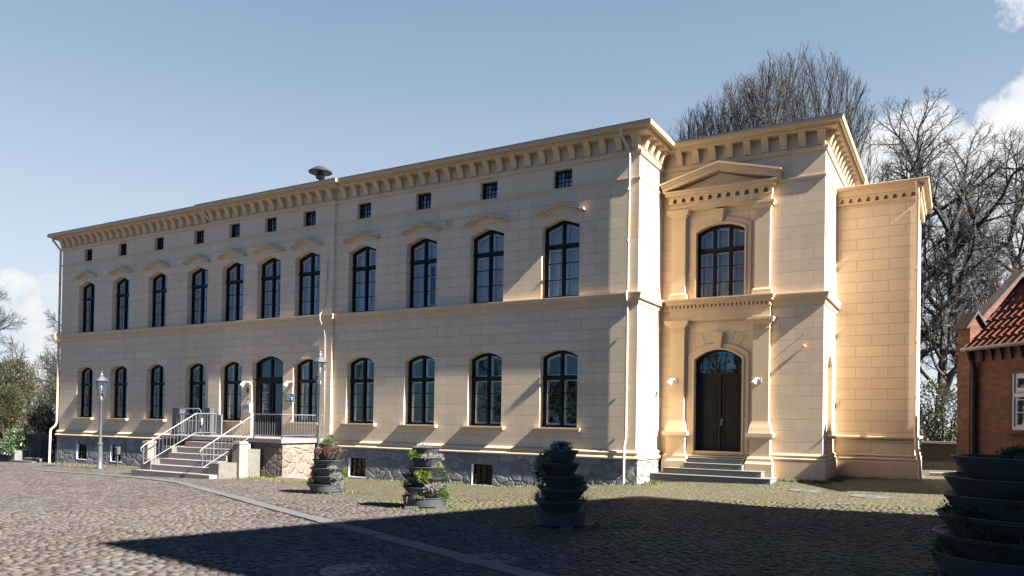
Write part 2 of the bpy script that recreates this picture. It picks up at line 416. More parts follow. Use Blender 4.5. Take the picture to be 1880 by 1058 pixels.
# granite strip running through the cobbles (separate long stones, one sheet)
mb = MB()
kl = [(-22, 3.9), (-17, 4.35), (-13.5, 5.0), (-11.6, 5.5), (-5.2, 8.5), (-2.2, 9.9), (3.0, 12.3), (6.5, 13.9), (12, 16.4)]
def along(pl, d):
    for (x0, y0), (x1, y1) in zip(pl, pl[1:]):
        L = math.hypot(x1 - x0, y1 - y0)
        if d <= L: return x0 + (x1 - x0) * d / L, y0 + (y1 - y0) * d / L, (x1 - x0) / L, (y1 - y0) / L
        d -= L
    return None
d = 0
while True:
    L = random.uniform(.7, 1.1); p0 = along(kl, d); p1 = along(kl, d + L - .012)
    if not p1: break
    w = .13 + random.uniform(-.008, .008); zz = .014 + random.uniform(0, .008)
    pts = []
    for (x, y, tx, ty), sg in ((p0, 1), (p1, 1), (p1, -1), (p0, -1)):
        a, b2 = x - ty * w * sg, y + tx * w * sg; pts.append((a, -b2, ground_z(a, b2) + zz))
    low = [(a, b2, c - .05) for a, b2, c in pts]
    mb.add(pts + low, [(0, 1, 2, 3), (0, 1, 5, 4), (1, 2, 6, 5), (2, 3, 7, 6), (3, 0, 4, 7)])
    d += L
tag(mb.build('kerb_strip', M['kerb']), 'pale granite strip set flush in the cobbles', kind='structure')

# ------------------------------------------------------------------ the mansion
MAN = thing('mansion', 'long two storey cream stucco mansion with arched windows and bracketed eaves', 'mansion')
PT = .68                    # plinth top
WT = 9.72                   # wall top
A0, A1, A2 = -27.5, -17.3, -11.0
RIS = .10; BQ = -1.95; BS = 4.44; WQ = -4.2; WS = 6.48
UP = [-25.58, -23.12, -20.66, -18.19, -16.05, -14.12, -12.2, -9.79, -7.32, -4.86, -2.37]
LO = [c for c in UP if abs(c + 14.12) > .1]

def zt(kind, a, mid, half, zs, za):
    t = abs(a - mid) / half
    if kind == 'seg': return za - (za - zs) * t * t
    if kind == 'point': return za - (za - zs) * (t ** 1.25)
    return zs
def arch(kind, a0, a1, z0, zs, za, n=12, m=0., zb=None):
    """opening outline; m = inset"""
    mid = (a0 + a1) / 2; half = (a1 - a0) / 2
    b0, b1 = a0 + m, a1 - m
    top = [(b1 + (b0 - b1) * i / n) for i in range(n + 1)]
    return [(b0, z0 + m), (b1, z0 + m)] + [(a, zt(kind, a, mid, half, zs, za) - m) for a in top]
def light(kind, l, r, b, t, a0, a1, zs, za, m, n=5):
    """one pane opening; t None = follows the arch"""
    if t is not None: return rect(l, r, b, t)
    mid = (a0 + a1) / 2; half = (a1 - a0) / 2
    return [(l, b), (r, b)] + [(r + (l - r) * i / n, zt(kind, r + (l - r) * i / n, mid, half, zs, za) - m) for i in range(n + 1)]

U = dict(w=1.2, z0=5.215, zs=7.26, za=7.47, kind='point')
L_ = dict(w=1.2, z0=1.485, zs=3.52, za=3.71, kind='seg')
AT = dict(w=.6, z0=8.36, z1=8.89)
DEP = -.30
def hole(c, o): return arch(o['kind'], c - o['w'] / 2, c + o['w'] / 2, o['z0'], o['zs'], o['za'])

wall = MB()
def seg(s0, s1, q0, doors=()):
    F = front(q0); hs = []
    for c in UP:
        if s0 < c < s1: hs.append(hole(c, U)); hs.append(rect(c + .04 - .3, c + .04 + .3, AT['z0'], AT['z1']))
    for c in LO:
        if s0 < c < s1: hs.append(hole(c, L_))
    hs += list(doors)
    wall.plate(F, rect(s0, s1, PT, WT), hs, 0, DEP, rim=False)
DOORL = arch('seg', -14.90, -13.30, .955, 3.62, 3.86)
seg(A0, A1, 0); seg(A1, A2, RIS, [DOORL]); seg(A2, 0, 0)
for s_, F in ((A1, lside(A1)), (A2, rside(A2))): wall.plate(F, rect(-RIS, 0, PT, WT), [], 0)
wall.plate(lside(A0), rect(0, 11, -.8, WT), [], 0)
wall.plate(front(-11), rect(A0, 0, -.8, WT), [], 0)
wall.plate(rside(0), rect(0, -BQ + .0, PT, WT), [], 0)
wall.build('wall', M['wall'], MAN)

# --- entrance bay and side wing walls
bay = MB()
DOOR = arch('seg', .97, 2.37, .80, 3.50, 3.79)
BWIN = arch('seg', .98, 2.40, 5.225, 7.13, 7.34)
bay.plate(front(BQ), rect(0, BS, .72, WT), [DOOR, BWIN], 0, -.3, rim=False)
NICHE = arch('seg', 2.72, 3.62, 1.42, 3.36, 3.62)
bay.plate(rside(BS), rect(-BQ, 11, .72, WT), [NICHE], 0, -.14, rim=False)
bay.poly([rside(BS)(a, z, -.14) for a, z in NICHE])
bay.build('entrance_bay_wall', M['wall'], MAN)
wing = MB()
wing.plate(front(WQ), rect(BS, WS, .76, 8.4), [], 0)
wing.plate(rside(WS), rect(-WQ, 7.2, .76, 8.4), [], 0)
wing.plate(front(-7.2), rect(BS, WS, .2, 8.4), [], 0)
wing.build('side_wing_wall', M['wall'], MAN)

# --- plinths
pl = MB()
def bwin(c): return rect(c - .37, c + .37, -.36 if c < -12 else -.32, .33)
for s0, s1, q0 in ((A0, A1, .07), (A1, A2, RIS + .07), (A2, .07, .07)):
    hs = [bwin(c) for c in (-25.58, -23.12, -9.79, -4.86) if s0 < c < s1]
    pl.plate(front(q0), rect(s0, s1, -1.0, PT), hs, 0, -.14, rim=False)
pl.plate(rside(.07), rect(-.07, -BQ, -.3, PT), [], 0)
pl.plate(rside(A2), rect(-RIS - .07, -.07, -.8, PT), [], 0); pl.plate(lside(A1), rect(-RIS - .07, -.07, -.8, PT), [], 0)
pl.plate(lside(A0 - .07), rect(-.07, 11, -1.0, PT), [], 0)
pl.build('plinth', M['granite'], MAN)
pm = MB()
MAINPATH = [(A0, -11), (A0, 0), (A1, 0), (A1, RIS), (A2, RIS), (A2, 0), (0, 0), (0, BQ)]
pm.sweep(MAINPATH, [(0, .66), (.11, .66), (.115, .70), (.10, .735), (.06, .75), (.05, .80), (.07, .81), (.085, .84), (.07, .87), (.03, .885), (0, .90)])
pm.build('plinth_moulding', M['trim'], MAN)
bp = MB()
BAYPATH = [(0, BQ), (BS, BQ), (BS, WQ), (WS, WQ), (WS, -7.2)]
bp.sweep(BAYPATH, [(0, -.2), (.08, -.2), (.08, .68), (.06, .72), (.085, .74), (.085, .77), (.04, .79), (.04, .83), (.06, .85), (.05, .88), (0, .9)])
bp.build('stucco_base', M['trim'], MAN)

# --- string course
st = MB()
FULL = [(A0, -11), (A0, 0), (A1, 0), (A1, RIS), (A2, RIS), (A2, 0), (0, 0), (0, BQ), (BS, BQ), (BS, -11)]
st.sweep(FULL, [(0, 4.88), (.02, 4.89), (.035, 4.93), (.05, 5.0), (.055, 5.02), (.11, 5.03), (.11, 5.10), (.125, 5.12), (.14, 5.17), (.14, 5.195), (0, 5.215)])
st.build('string_course', M['trim'], MAN)
fr = MB(); fr.sweep(FULL, [(0, 8.27), (.018, 8.275), (.03, 8.30), (.03, 8.335), (0, 8.345)])
fr.build('frieze_moulding', M['trim'], MAN)

# --- main cornice, its corbels and gutter
co = MB()
co.sweep(FULL, [(0, 8.96), (.045, 8.965), (.06, 9.0), (.075, 9.03), (.075, 9.075), (.05, 9.085), (.05, 9.10), (0, 9.105)])
co.sweep(FULL, [(0, 9.465), (.29, 9.465), (.305, 9.48), (.305, 9.535), (.33, 9.55), (.33, 9.60), (.36, 9.62), (.36, 9.66), (0, 9.68)])
CORN = co.build('cornice', M['trim'], MAN)
g = MB(); g.sweep(FULL, [(.345, 9.665), (.345, 9.57), (.37, 9.545), (.41, 9.54), (.445, 9.565), (.465, 9.61), (.47, 9.665), (.462, 9.668), (.44, 9.62), (.40, 9.60)])
g.build('gutter', M['gutter'], CORN)
g = MB(); g.sweep(FULL, [(.0, 9.685), (.43, 9.685), (.45, 9.69), (.45, 9.70), (.0, 9.78)]); g.build('eaves_flashing', M['zinc'], CORN)
cb = MB(); prof = [(0, 9.105), (.085, 9.105), (.10, 9.12), (.10, 9.16), (.115, 9.19), (.14, 9.27), (.19, 9.36), (.26, 9.42), (.27, 9.47), (0, 9.47)]
cb.add([(x, -d, z) for x in (-.092, .092) for d, z in prof], [tuple(range(10))[::-1], tuple(range(10, 20))] + [(i, (i + 1) % 10, 10 + (i + 1) % 10, 10 + i) for i in range(10)])
CBM = cb.mesh('corbel', M['trim'])
def corbels(p0, p1, n, rot, e0=.17, e1=.17):
    L = math.hypot(p1[0] - p0[0], p1[1] - p0[1])
    for i in range(n):
        t = (e0 + (L - e0 - e1) * i / (n - 1)) / L
        link('corbel', CBM, CORN, (p0[0] + (p1[0] - p0[0]) * t, -(p0[1] + (p1[1] - p0[1]) * t), 0), (0, 0, rot))
corbels((A0, 0), (A1, 0), 22, 0, .1, .42); corbels((A1, RIS), (A2, RIS), 14, 0, .1, .1); corbels((A2, 0), (0, 0), 23, 0, .45, .1)
corbels((0, 0), (0, BQ), 4, R(90), .2, .42); corbels((0, BQ), (BS, BQ), 9, 0, .5, .1); corbels((BS, BQ), (BS, -6.8), 11, R(90), .12, .1)

# --- roofs
rf = MB()
def hip(x0, x1, y0, y1, z, rise, inset):
    rf.add([(x0, y0, z), (x1, y0, z), (x1, y1, z), (x0, y1, z), (x0 + inset, (y0 + y1) / 2, z + rise), (x1 - inset, (y0 + y1) / 2, z + rise)],
           [(0, 1, 5, 4), (1, 2, 5), (2, 3, 4, 5), (3, 0, 4)])
hip(A0 - .3, .3, -.3, 11.3, 9.71, 1.1, 5.5)
rf.add([(-1, -BQ - .3, 9.712), (BS + .3, -BQ - .3, 9.712), (BS + .3, 11.3, 9.712), (-1, 11.3, 9.712), (1.9, 6.5, 10.3)], [(0, 1, 4), (1, 2, 4), (2, 3, 4), (3, 0, 4)])
rf.add([(BS + .01, -WQ - .2, 8.47), (WS + .25, -WQ - .2, 8.47), (WS + .25, 7.4, 8.47), (BS + .01, 7.4, 8.47)], [(0, 1, 2, 3)])
rf.build('roof', M['roof'], MAN)

# --- wing cornice with its row of little arches
wc = MB()
niches = []
for i in range(9):
    c = BS + .16 + i * .225
    niches.append([(c - .055, 8.03), (c + .055, 8.03), (c + .055, 8.10), (c + .03, 8.145), (c, 8.16), (c - .03, 8.145), (c - .055, 8.10)])
wc.plate(front(WQ), rect(BS, WS + .10, 7.98, 8.22), niches, .10, 0)
nich2 = [[(a - .055, 8.03), (a + .055, 8.03), (a + .055, 8.10), (a, 8.16), (a - .055, 8.10)] for a in [4.3 + .225 * i for i in range(13)]]
wc.plate(rside(WS), rect(-WQ - .10, 7.2, 7.98, 8.22), nich2, .10, 0)
wc.sweep([(BS, WQ), (WS, WQ), (WS, -7.2)], [(0, 8.22), (.14, 8.22), (.15, 8.26), (.18, 8.28), (.18, 8.33), (.21, 8.35), (.21, 8.39), (0, 8.41)])
WCO = wc.build('wing_cornice', M['trim'], MAN)
g = MB(); g.sweep([(BS, WQ), (WS, WQ), (WS, -7.2)], [(.20, 8.46), (.20, 8.36), (.24, 8.35), (.29, 8.38), (.31, 8.45), (.30, 8.46)])
g.build('gutter', M['gutter'], WCO)
wb = MB()
wb.sweep([(BS, WQ), (WS, WQ), (WS, -7.2)], [(0, 1.28), (.04, 1.29), (.06, 1.33), (.11, 1.34), (.11, 1.385), (0, 1.40)])
wb.sweep([(BS, -2.68), (BS, -3.66)], [(0, 1.28), (.05, 1.29), (.11, 1.32), (.11, 1.385), (0, 1.41)])
wb.build('wing_string_course', M['trim'], MAN)

# --- chevron hoods, sills
hd = MB()
def chev(c, half, z_e, z_a, th, d0, d1):
    lo = [(c - half, z_e), (c - half * .5, z_e + (z_a - z_e) * .52), (c - half * .12, z_a - .005), (c, z_a), (c + half * .12, z_a - .005), (c + half * .5, z_e + (z_a - z_e) * .52), (c + half, z_e)]
    hd.prism(front(0), lo + [(a, z + th) for a, z in lo[::-1]], d0, d1)
chev(0, .71, 7.575, 7.78, .05, -.01, .09); chev(0, .77, 7.625, 7.83, .045, -.01, .15)
HOOD = hd.mesh('window_hood', M['trim'])
sl = MB(); sl.box(-.73, .73, -.13, .33, 1.40, 1.44); sl.box(-.75, .75, -.15, .33, 1.44, 1.485)
SILL = sl.mesh('sill', M['trim'])

# --- windows -----------------------------------------------------------------
def window_meshes(o, frame_mat, trans, muntins, cols=2, curtain=None, nm='window'):
    a0, a1 = -o['w'] / 2, o['w'] / 2; kd, z0, zs, za = o['kind'], o['z0'], o['zs'], o['za']
    F = front(0); fw = .075; mu = .09
    out = {}
    def panes(fr_, mu_, tr0, tr1, mtop):
        hs = []; W = (a1 - a0 - 2 * fr_ - (cols - 1) * mu_) / cols
        for i in range(cols):
            l = a0 + fr_ + i * (W + mu_); r = l + W
            hs.append(rect(l, r, z0 + fr_, tr0))
            hs.append(light(kd, l, r, tr1, None, a0, a1, zs, za, mtop))
        return hs
    mb = MB(); hs = panes(fw, mu, trans - .065, trans + .065, fw + .01)
    mb.plate(F, arch(kd, a0, a1, z0, zs, za), hs, -.21, -.30, rim=False)
    mb.box(a0, a1, -.02 + .20, .27, trans - .035, trans + .045)                 # projecting transom rail
    for i in range(1, cols):
        x = a0 + fw + i * ((a1 - a0 - 2 * fw - (cols - 1) * mu) / cols + mu) - mu / 2
        mb.box(x - .03, x + .03, .19, .26, z0 + .02, zs - .02)
    for z in muntins: mb.box(a0 + .05, a1 - .05, .235, .262, z - .012, z + .012)
    out['frame'] = mb.mesh(nm, frame_mat)
    mb = MB(); mb.plate(F, arch(kd, a0, a1, z0, zs, za, m=.02), [], -.255); out['pane'] = mb.mesh('pane', M['glass'])
    mb = MB(); mb.plate(F, arch(kd, a0, a1, z0, zs, za), panes(fw + .045, mu + .09, trans - .10, trans + .10, fw + .06), -.325, -.40)
    for z in muntins: mb.box(a0 + .05, a1 - .05, .33, .385, z - .011, z + .011)
    out['sash'] = mb.mesh('inner_sash', M['sash'])
    if curtain:
        mb = MB(); n = 60; top = za + .1
        for part in curtain:
            x0, x1, zb, ztp = part
            for i in range(n):
                u0, u1 = i / n, (i + 1) / n
                f = lambda u: .50 + .03 * math.sin(u * 40 + x0 * 9) + .015 * math.sin(u * 97)
                mb.poly([(x0 + (x1 - x0) * u0, f(u0), zb), (x0 + (x1 - x0) * u1, f(u1), zb), (x0 + (x1 - x0) * u1, f(u1), ztp), (x0 + (x1 - x0) * u0, f(u0), ztp)])
        out['curtain'] = mb.mesh('curtain', M['curtain'], smooth=True)
    return out
def put_window(ms, c, q0, hood=None, sill=None, z=0, name='window', side=None, parent=None):
    w = link(name, ms['frame'], parent or MAN, (c, -q0, z), side)
    for k_, n_ in (('pane', 'pane'), ('sash', 'inner_sash'), ('curtain', 'curtain')):
        if k_ in ms: link(n_, ms[k_], w)
    if hood: link('window_hood', hood, w)
    if sill: link('sill', sill, w)
    return w
WU = window_meshes(U, M['frame'], 6.73, (6.24, 5.76), curtain=[(-.66, .66, 5.1, 7.6)])
WUb = window_meshes(U, M['frame'], 6.73, (6.24, 5.76), curtain=[(-.66, -.16, 5.1, 7.6), (.2, .66, 5.1, 7.6), (-.66, .66, 6.6, 7.6)])
WL = window_meshes(L_, M['frame'], 2.93, (2.48, 2.03))
WLc = window_meshes(L_, M['frame'], 2.93, (2.48, 2.03), curtain=[(-.66, -.25, 1.3, 3.8), (.3, .66, 1.3, 3.8)])
for i, c in enumerate(UP): put_window(WUb if i in (0, 3, 5, 8) else WU, c, RIS if A1 < c < A2 else 0, HOOD)
for i, c in enumerate(LO): put_window(WLc if A1 < c < A2 else WL, c, RIS if A1 < c < A2 else 0, None, SILL)
# attic windows with fine bars
mb = MB(); hs = []
for i in range(4):
    for j in range(3):
        l = -.245 + i * .1235; b_ = AT['z0'] + .055 + j * .143
        hs.append(rect(l, l + .112, b_, b_ + .128))
mb.plate(front(0), rect(-.3, .3, AT['z0'], AT['z1']), hs, -.14, -.19, rim=False); AF = mb.mesh('attic_window', M['frame'])
mb = MB(); mb.plate(front(0), rect(-.29, .29, AT['z0'] + .01, AT['z1'] - .01), [], -.165); AP = mb.mesh('pane', M['glass'])
mb = MB(); mb.box(-.26, -.1, .30, .31, AT['z0'], AT['z1']); mb.box(-.07, .26, .30, .31, AT['z0'], AT['z1'] - .2); AC = mb.mesh('curtain', M['curtain'])
for c in UP: put_window({'frame': AF, 'pane': AP, 'curtain': AC}, c + .04, RIS if A1 < c < A2 else 0, name='attic_window')
# cellar windows in the plinth
for c in (-25.58, -23.12, -9.79, -4.86):
    z0, z1 = (-.36, .33) if c < -12 else (-.32, .33); mb = MB()
    hs = [rect(-.31 + i * .212, -.31 + i * .212 + .195, z0 + .05 + j * .3, z0 + .05 + j * .3 + .27) for i in range(3) for j in range(2)]
    mb.plate(front(0), rect(-.37, .37, z0, z1), hs, -.08, -.14, rim=False)
    w = mb.build('cellar_window', M['frame'], MAN, (c, -.07, 0))
    mb = MB(); mb.plate(front(0), rect(-.36, .36, z0 + .01, z1 - .01), [], -.11); mb.build('pane', M['cellarglass'], w)
    mb = MB(); mb.box(-.42, .42, .145, .18, z0 - .05, z1 + .05); mb.build('cellar_dark', M['frame'], w)  # black sheet added behind the pane, standing for the unlit cellar
    mb = MB(); mb.box(-.368, .368, -.005, .08, z0 - .01, z0 + .03); mb.box(-.368, -.345, -.003, .08, z0 + .03, z1 - .002); mb.build('sill', M['sash'], w)
# dim rooms behind the glass, floors
mb = MB()
for s0, s1 in ((A0 + .3, -.3),):
    mb.box(s0, s1, .9, 10.6, 4.6, 4.75); mb.box(s0, s1, .9, 10.6, .75, .85); mb.box(s0, s1, .9, 10.6, 8.1, 8.2)
for x in [-21.9, -17.3, -11.0, -6.1]: mb.box(x - .1, x + .1, .45, 10.6, -.5, 9.6)
mb.box(A0 + .3, -.3, 3.9, 4.0, .85, 8.1)
mb.box(0.02, BS - .2, 4.6, 4.7, .5, 9.5); mb.box(.02, BS - .2, 2.5, 4.6, 4.6, 4.75)
mb.build('inner_floor', M['room'], MAN)

# --- portico on the bay: surround, pilasters, entablatures, pediment -----------
FB = front(BQ)
def ring(mb, kd, a0, a1, z0, zs, za, w, d, d0=-.01):
    out = arch(kd, a0 - w, a1 + w, z0, zs + w, za + w); inn = arch(kd, a0, a1, z0, zs, za)
    # open at the bottom: one strip from foot to foot
    o2, i2 = out[1:] + [out[0]], inn[1:] + [inn[0]]
    o2[0] = (o2[0][0], z0); o2[-1] = (o2[-1][0], z0)
    n = len(o2)
    for k_ in range(n - 1):
        q4 = [o2[k_], o2[k_ + 1], i2[k_ + 1], i2[k_]]
        mb.poly([FB(a, z, d) for a, z in q4])
        mb.poly([FB(*o2[k_], d), FB(*o2[k_ + 1], d), FB(*o2[k_ + 1], d0), FB(*o2[k_], d0)])
        mb.poly([FB(*i2[k_], d), FB(*i2[k_ + 1], d), FB(*i2[k_ + 1], d0), FB(*i2[k_], d0)])
mb = MB(); ring(mb, 'seg', .97, 2.37, .80, 3.50, 3.79, .15, .045); ring(mb, 'seg', 1.0, 2.34, .80, 3.49, 3.76, .05, .07, -.02); mb.build('arch_surround', M['trim'], MAN)
mb = MB(); ring(mb, 'seg', .98, 2.40, 5.225, 7.13, 7.34, .14, .045); ring(mb, 'seg', 1.01, 2.37, 5.225, 7.12, 7.31, .05, .07, -.02); mb.build('arch_surround', M['trim'], MAN)
# voussoirs round the door and keystones
for i in range(6):
    mb = MB()
    t0, t1 = [(-1, -.72), (-.70, -.44), (-.42, -.15), (.15, .42), (.44, .70), (.72, 1)][i]
    P = lambda t, r: (1.67 + t * (.82 + r * .28), zt('seg', t, 0, 1, 3.68, 3.97) + r * .36 * (1 - .12 * abs(t)))
    mb.prism(FB, [P(t0, 0), P(t1, 0), P(t1, 1), P(t0, 1)], -.01, .009); mb.build('voussoir', M['trim'], MAN)
for zk, top in ((3.80, 4.24), (7.36, 7.70)):
    mb = MB(); mb.add([FB(*p) for p in ((1.57, zk, -.01), (1.77, zk, -.01), (1.84, top, -.01), (1.50, top, -.01), (1.59, zk, .10), (1.75, zk, .10), (1.81, top, .16), (1.53, top, .16))],
                      [(4, 5, 6, 7), (0, 1, 5, 4), (1, 2, 6, 5), (2, 3, 7, 6), (3, 0, 4, 7)])
    mb.build('keystone', M['trim'], MAN)
for c in (.52, 2.87):
    mb = MB()
    for z0, h0, p0, z1, h1, p1 in ((-.2, .36, .34, .60, .36, .34), (.60, .36, .34, .66, .34, .31), (.66, .335, .30, .74, .335, .30), (.74, .31, .27, .80, .29, .25), (.80, .27, .23, 1.28, .27, .23),
                                   (1.28, .28, .24, 1.33, .33, .29), (1.33, .36, .32, 1.43, .36, .32), (1.43, .30, .26, 1.58, .28, .24), (1.58, .275, .235, 1.66, .265, .22), (1.66, .245, .20, 1.74, .235, .19),
                                   (1.74, .215, .17, 4.27, .215, .17), (4.27, .235, .19, 4.31, .235, .19), (4.31, .22, .175, 4.40, .22, .175), (4.40, .24, .195, 4.47, .29, .25), (4.47, .31, .27, 4.53, .34, .30), (4.53, .35, .31, 4.59, .35, .31)):
        mb.frust(FB, c, z0, h0, p0, z1, h1, p1)
    mb.build('pilaster', M['trim'], MAN)
    mb = MB()
    for z0, h0, p0, z1, h1, p1 in ((5.20, .26, .23, 5.34, .26, .23), (5.34, .24, .20, 5.39, .22, .18), (5.39, .20, .155, 7.52, .20, .155), (7.52, .215, .17, 7.57, .215, .17), (7.57, .22, .18, 7.65, .27, .23), (7.65, .29, .25, 7.70, .30, .26), (7.70, .32, .28, 7.76, .32, .28)):
        mb.frust(FB, c, z0, h0, p0, z1, h1, p1)
    mb.build('pilaster', M['trim'], MAN)
# lower entablature with dentils
mb = MB()
mb.box(.29, 3.10, 4.59, 4.68, -.02, .17, lambda a, z, d: FB(a, z, d)); mb.box(.29, 3.10, 4.68, 4.90, -.02, .16, lambda a, z, d: FB(a, z, d))
mb.box(.27, 3.12, 4.90, 4.945, -.02, .19, FB)
n = 25
for i in range(n):
    c = .33 + (3.06 - .33) * i / (n - 1); mb.box(c - .034, c + .034, 4.945, 5.025, .0, .215, FB)
mb.box(.29, 3.10, 4.945, 5.025, -.02, .15, FB)
mb.box(.26, 3.13, 5.025, 5.05, -.02, .25, FB); mb.box(.22, 3.17, 5.05, 5.12, -.02, .30, FB); mb.box(.19, 3.20, 5.12, 5.165, -.02, .335, FB); mb.box(.17, 3.22, 5.165, 5.20, -.02, .355, FB)
mb.build('entablature', M['trim'], MAN)
# upper entablature, arched frieze and pediment
mb = MB()
mb.box(.29, 3.10, 7.76, 7.83, -.02, .17, FB); mb.box(.29, 3.10, 7.83, 7.95, -.02, .19, FB)
nh = []
for i in range(11):
    c = .43 + (2.96 - .43) * i / 10; nh.append([(c - .058, 7.975), (c + .058, 7.975), (c + .058, 8.05), (c + .035, 8.095), (c, 8.11), (c - .035, 8.095), (c - .058, 8.05)])
mb.plate(FB, rect(.25, 3.14, 7.95, 8.14), nh, .24, .10)
mb.box(.29, 3.10, 7.952, 8.138, -.02, .105, FB)
mb.box(.24, 3.15, 8.14, 8.17, -.02, .27, FB); mb.box(.17, 3.22, 8.17, 8.25, -.02, .34, FB); mb.box(.13, 3.26, 8.25, 8.30, -.02, .38, FB)
PB = 8.30; PX = 1.695; HW = 1.64; RISE = .52
for w, th0, th1, d1 in ((HW - .02, .04, .16, .34), (HW, .16, .22, .38), (HW + .05, .22, .27, .43)):
    for sg in (-1, 1):
        e = PX + sg * w
        mb.prism(FB, [(e, PB + .0 + (th0 - .04)), (PX, PB + RISE - .12 + th0), (PX, PB + RISE - .12 + th1), (e, PB + (th1 - .04))], -.02, d1)
mb.prism(FB, [(PX - 1.3, PB), (PX + 1.3, PB), (PX, PB + RISE - .10)], -.02, .12)
mb.build('pediment', M['trim'], MAN)

# bay window (three lights) and the panelled double door
BW = dict(w=1.42, z0=5.225, zs=7.13, za=7.34, kind='seg')
ms = window_meshes(BW, M['brownframe'], 6.62, (6.15, 5.69), cols=3, curtain=[(-.75, .75, 5.1, 7.5)])
put_window(ms, 1.69, BQ, name='arched_window')
F0 = front(0)
door = MB(); a0, a1 = -.70, .70; YD = -.24
door.plate(F0, arch('seg', a0, a1, .80, 3.50, 3.79), [[(-.60, 3.12), (.60, 3.12)] + [(.60 - 1.2 * i / 10, zt('seg', .60 - 1.2 * i / 10, 0, .7, 3.50, 3.79) - .07) for i in range(11)]], YD, -.30, rim=False)
door.box(a0, a1, .18, .26, 3.05, 3.10)
door.box(-.03, .03, .205, .25, .82, 3.05)
for sg in (-1, 1):
    for z0, z1 in ((.98, 1.62), (1.74, 2.84)):
        c0, c1 = (.10, .58) if sg > 0 else (-.58, -.10)
        for x0, x1, b0, b1 in ((c0, c1, z0, z0 + .035), (c0, c1, z1 - .035, z1), (c0, c0 + .035, z0 + .035, z1 - .035), (c1 - .035, c1, z0 + .035, z1 - .035)): door.box(x0, x1, .222, .25, b0, b1)
        door.box(c0 + .08, c1 - .08, .228, .25, z0 + .08, z1 - .08)
def door_mat():
    m, nt, b = new_mat('brown_door_paint'); k = NT(nt); p = k.n('ShaderNodeTexCoord').outputs['Object']
    sep = k.n('ShaderNodeSeparateXYZ', ins={0: p})
    d0 = k.n('ShaderNodeVectorMath', operation='DISTANCE'); k.set(d0.inputs[0], k.scalev(p, 1.6, 0, 1)); d0.inputs[1].default_value = (.35, 0, 1.78)
    near = k.ramp(d0.outputs['Value'], [(.08, (1, 1, 1)), (.7, (0, 0, 0))])
    sp = k.noise(k.scalev(p, 1, 1, .6), 26, 5, .75)
    chip = k.math('GREATER_THAN', k.math('ADD', sp, k.math('MULTIPLY', near, .11)), .735)
    base = k.mix(k.noise(p, 8, 5), (.009, .0055, .005, 1), (.018, .010, .009, 1))
    k.set(b.inputs['Base Color'], k.mix(chip, base, (.25, .21, .19, 1))); b.inputs['Roughness'].default_value = .5; b.inputs['Specular IOR Level'].default_value = .22
    return m
D = door.build('entrance_door', door_mat(), MAN, (1.67, -BQ, 0))
fg = MB(); fg.plate(F0, [(-.61, 3.11), (.61, 3.11)] + [(.61 - 1.22 * i / 10, zt('seg', .61 - 1.22 * i / 10, 0, .7, 3.50, 3.79) - .06) for i in range(11)], [], -.275)
fg.build('fanlight', M['fanlight'], D)
fb = MB()
for x0, x1 in ((-.17, -.09), (.17, .09)): fb.tube([(x0, .262, 3.68), (x1, .262, 3.13)], .012, 5)
for pts in ([(-.60, .262, 3.20), (.60, .262, 3.20)], [(-.52, .262, 3.13), (-.52, .262, 3.6)], [(.52, .262, 3.13), (.52, .262, 3.6)], [(-.6 + 1.2 * i / 10, .262, zt('seg', -.6 + 1.2 * i / 10, 0, .7, 3.50, 3.79) - .16) for i in range(11)]): fb.tube(pts, .010, 5)
fb.build('fanlight_bars', M['brownframe'], D)
hb = MB(); hb.box(.035, .085, .19, .222, 1.62, 1.82); hb.tube([(.06, .20, 1.76), (.06, .15, 1.76), (.15, .145, 1.76)], .012, 6); hb.lathe([(.001, -.02), (.022, -.015), (.022, .015), (.001, .02)], 8, (.06, .18, 1.66)); hb.build('handle', M['steel'], D)
pb = MB(); pb.box(-.72, .72, .32, .36, .7, 3.9); pb.build('door_back', M['room'], D)

# glazed double door of the middle section
dl = MB(); a0, a1 = -.80, .80
dl.plate(F0, arch('seg', a0, a1, .955, 3.62, 3.86),
         [rect(-.55, -.13, 1.05, 2.86), rect(.13, .55, 1.05, 2.86), [(-.68, 3.10), (-.035, 3.10)] + [(x, zt('seg', x, 0, .8, 3.62, 3.86) - .10) for x in (-.035, -.25, -.45, -.68)],
          [(.035, 3.10), (.68, 3.10)] + [(x, zt('seg', x, 0, .8, 3.62, 3.86) - .10) for x in (.68, .45, .25, .035)]], -.20, -.28, rim=False)
dl.box(a0, a1, .16, .22, 2.96, 3.06); dl.box(-.03, .03, .175, .22, .97, 2.96)
for x in (-.34, .34): dl.box(x - .21, x + .21, .205, .24, 1.05, 1.62)
DL = dl.build('glazed_door', M['frame'], MAN, (-14.10, -RIS, 0))
pn = MB(); pn.plate(F0, arch('seg', a0, a1, .955, 3.62, 3.86, m=.03), [], -.245); pn.build('pane', M['glass'], DL)
hd2 = MB(); hd2.tube([(-.07, .17, 1.75), (-.07, .12, 1.75), (-.07, .12, 2.15), (-.07, .17, 2.15)], .013, 6); hd2.build('handle', M['steel'], DL)
nt_ = MB()
for i, w in enumerate((.34, .20, .26, .18, .26, .15, .22, .30)): nt_.box(-.50, -.50 + w, .235, .241, 2.52 - i * .085, 2.545 - i * .085)
nt_.build('notice', M['white'], DL)

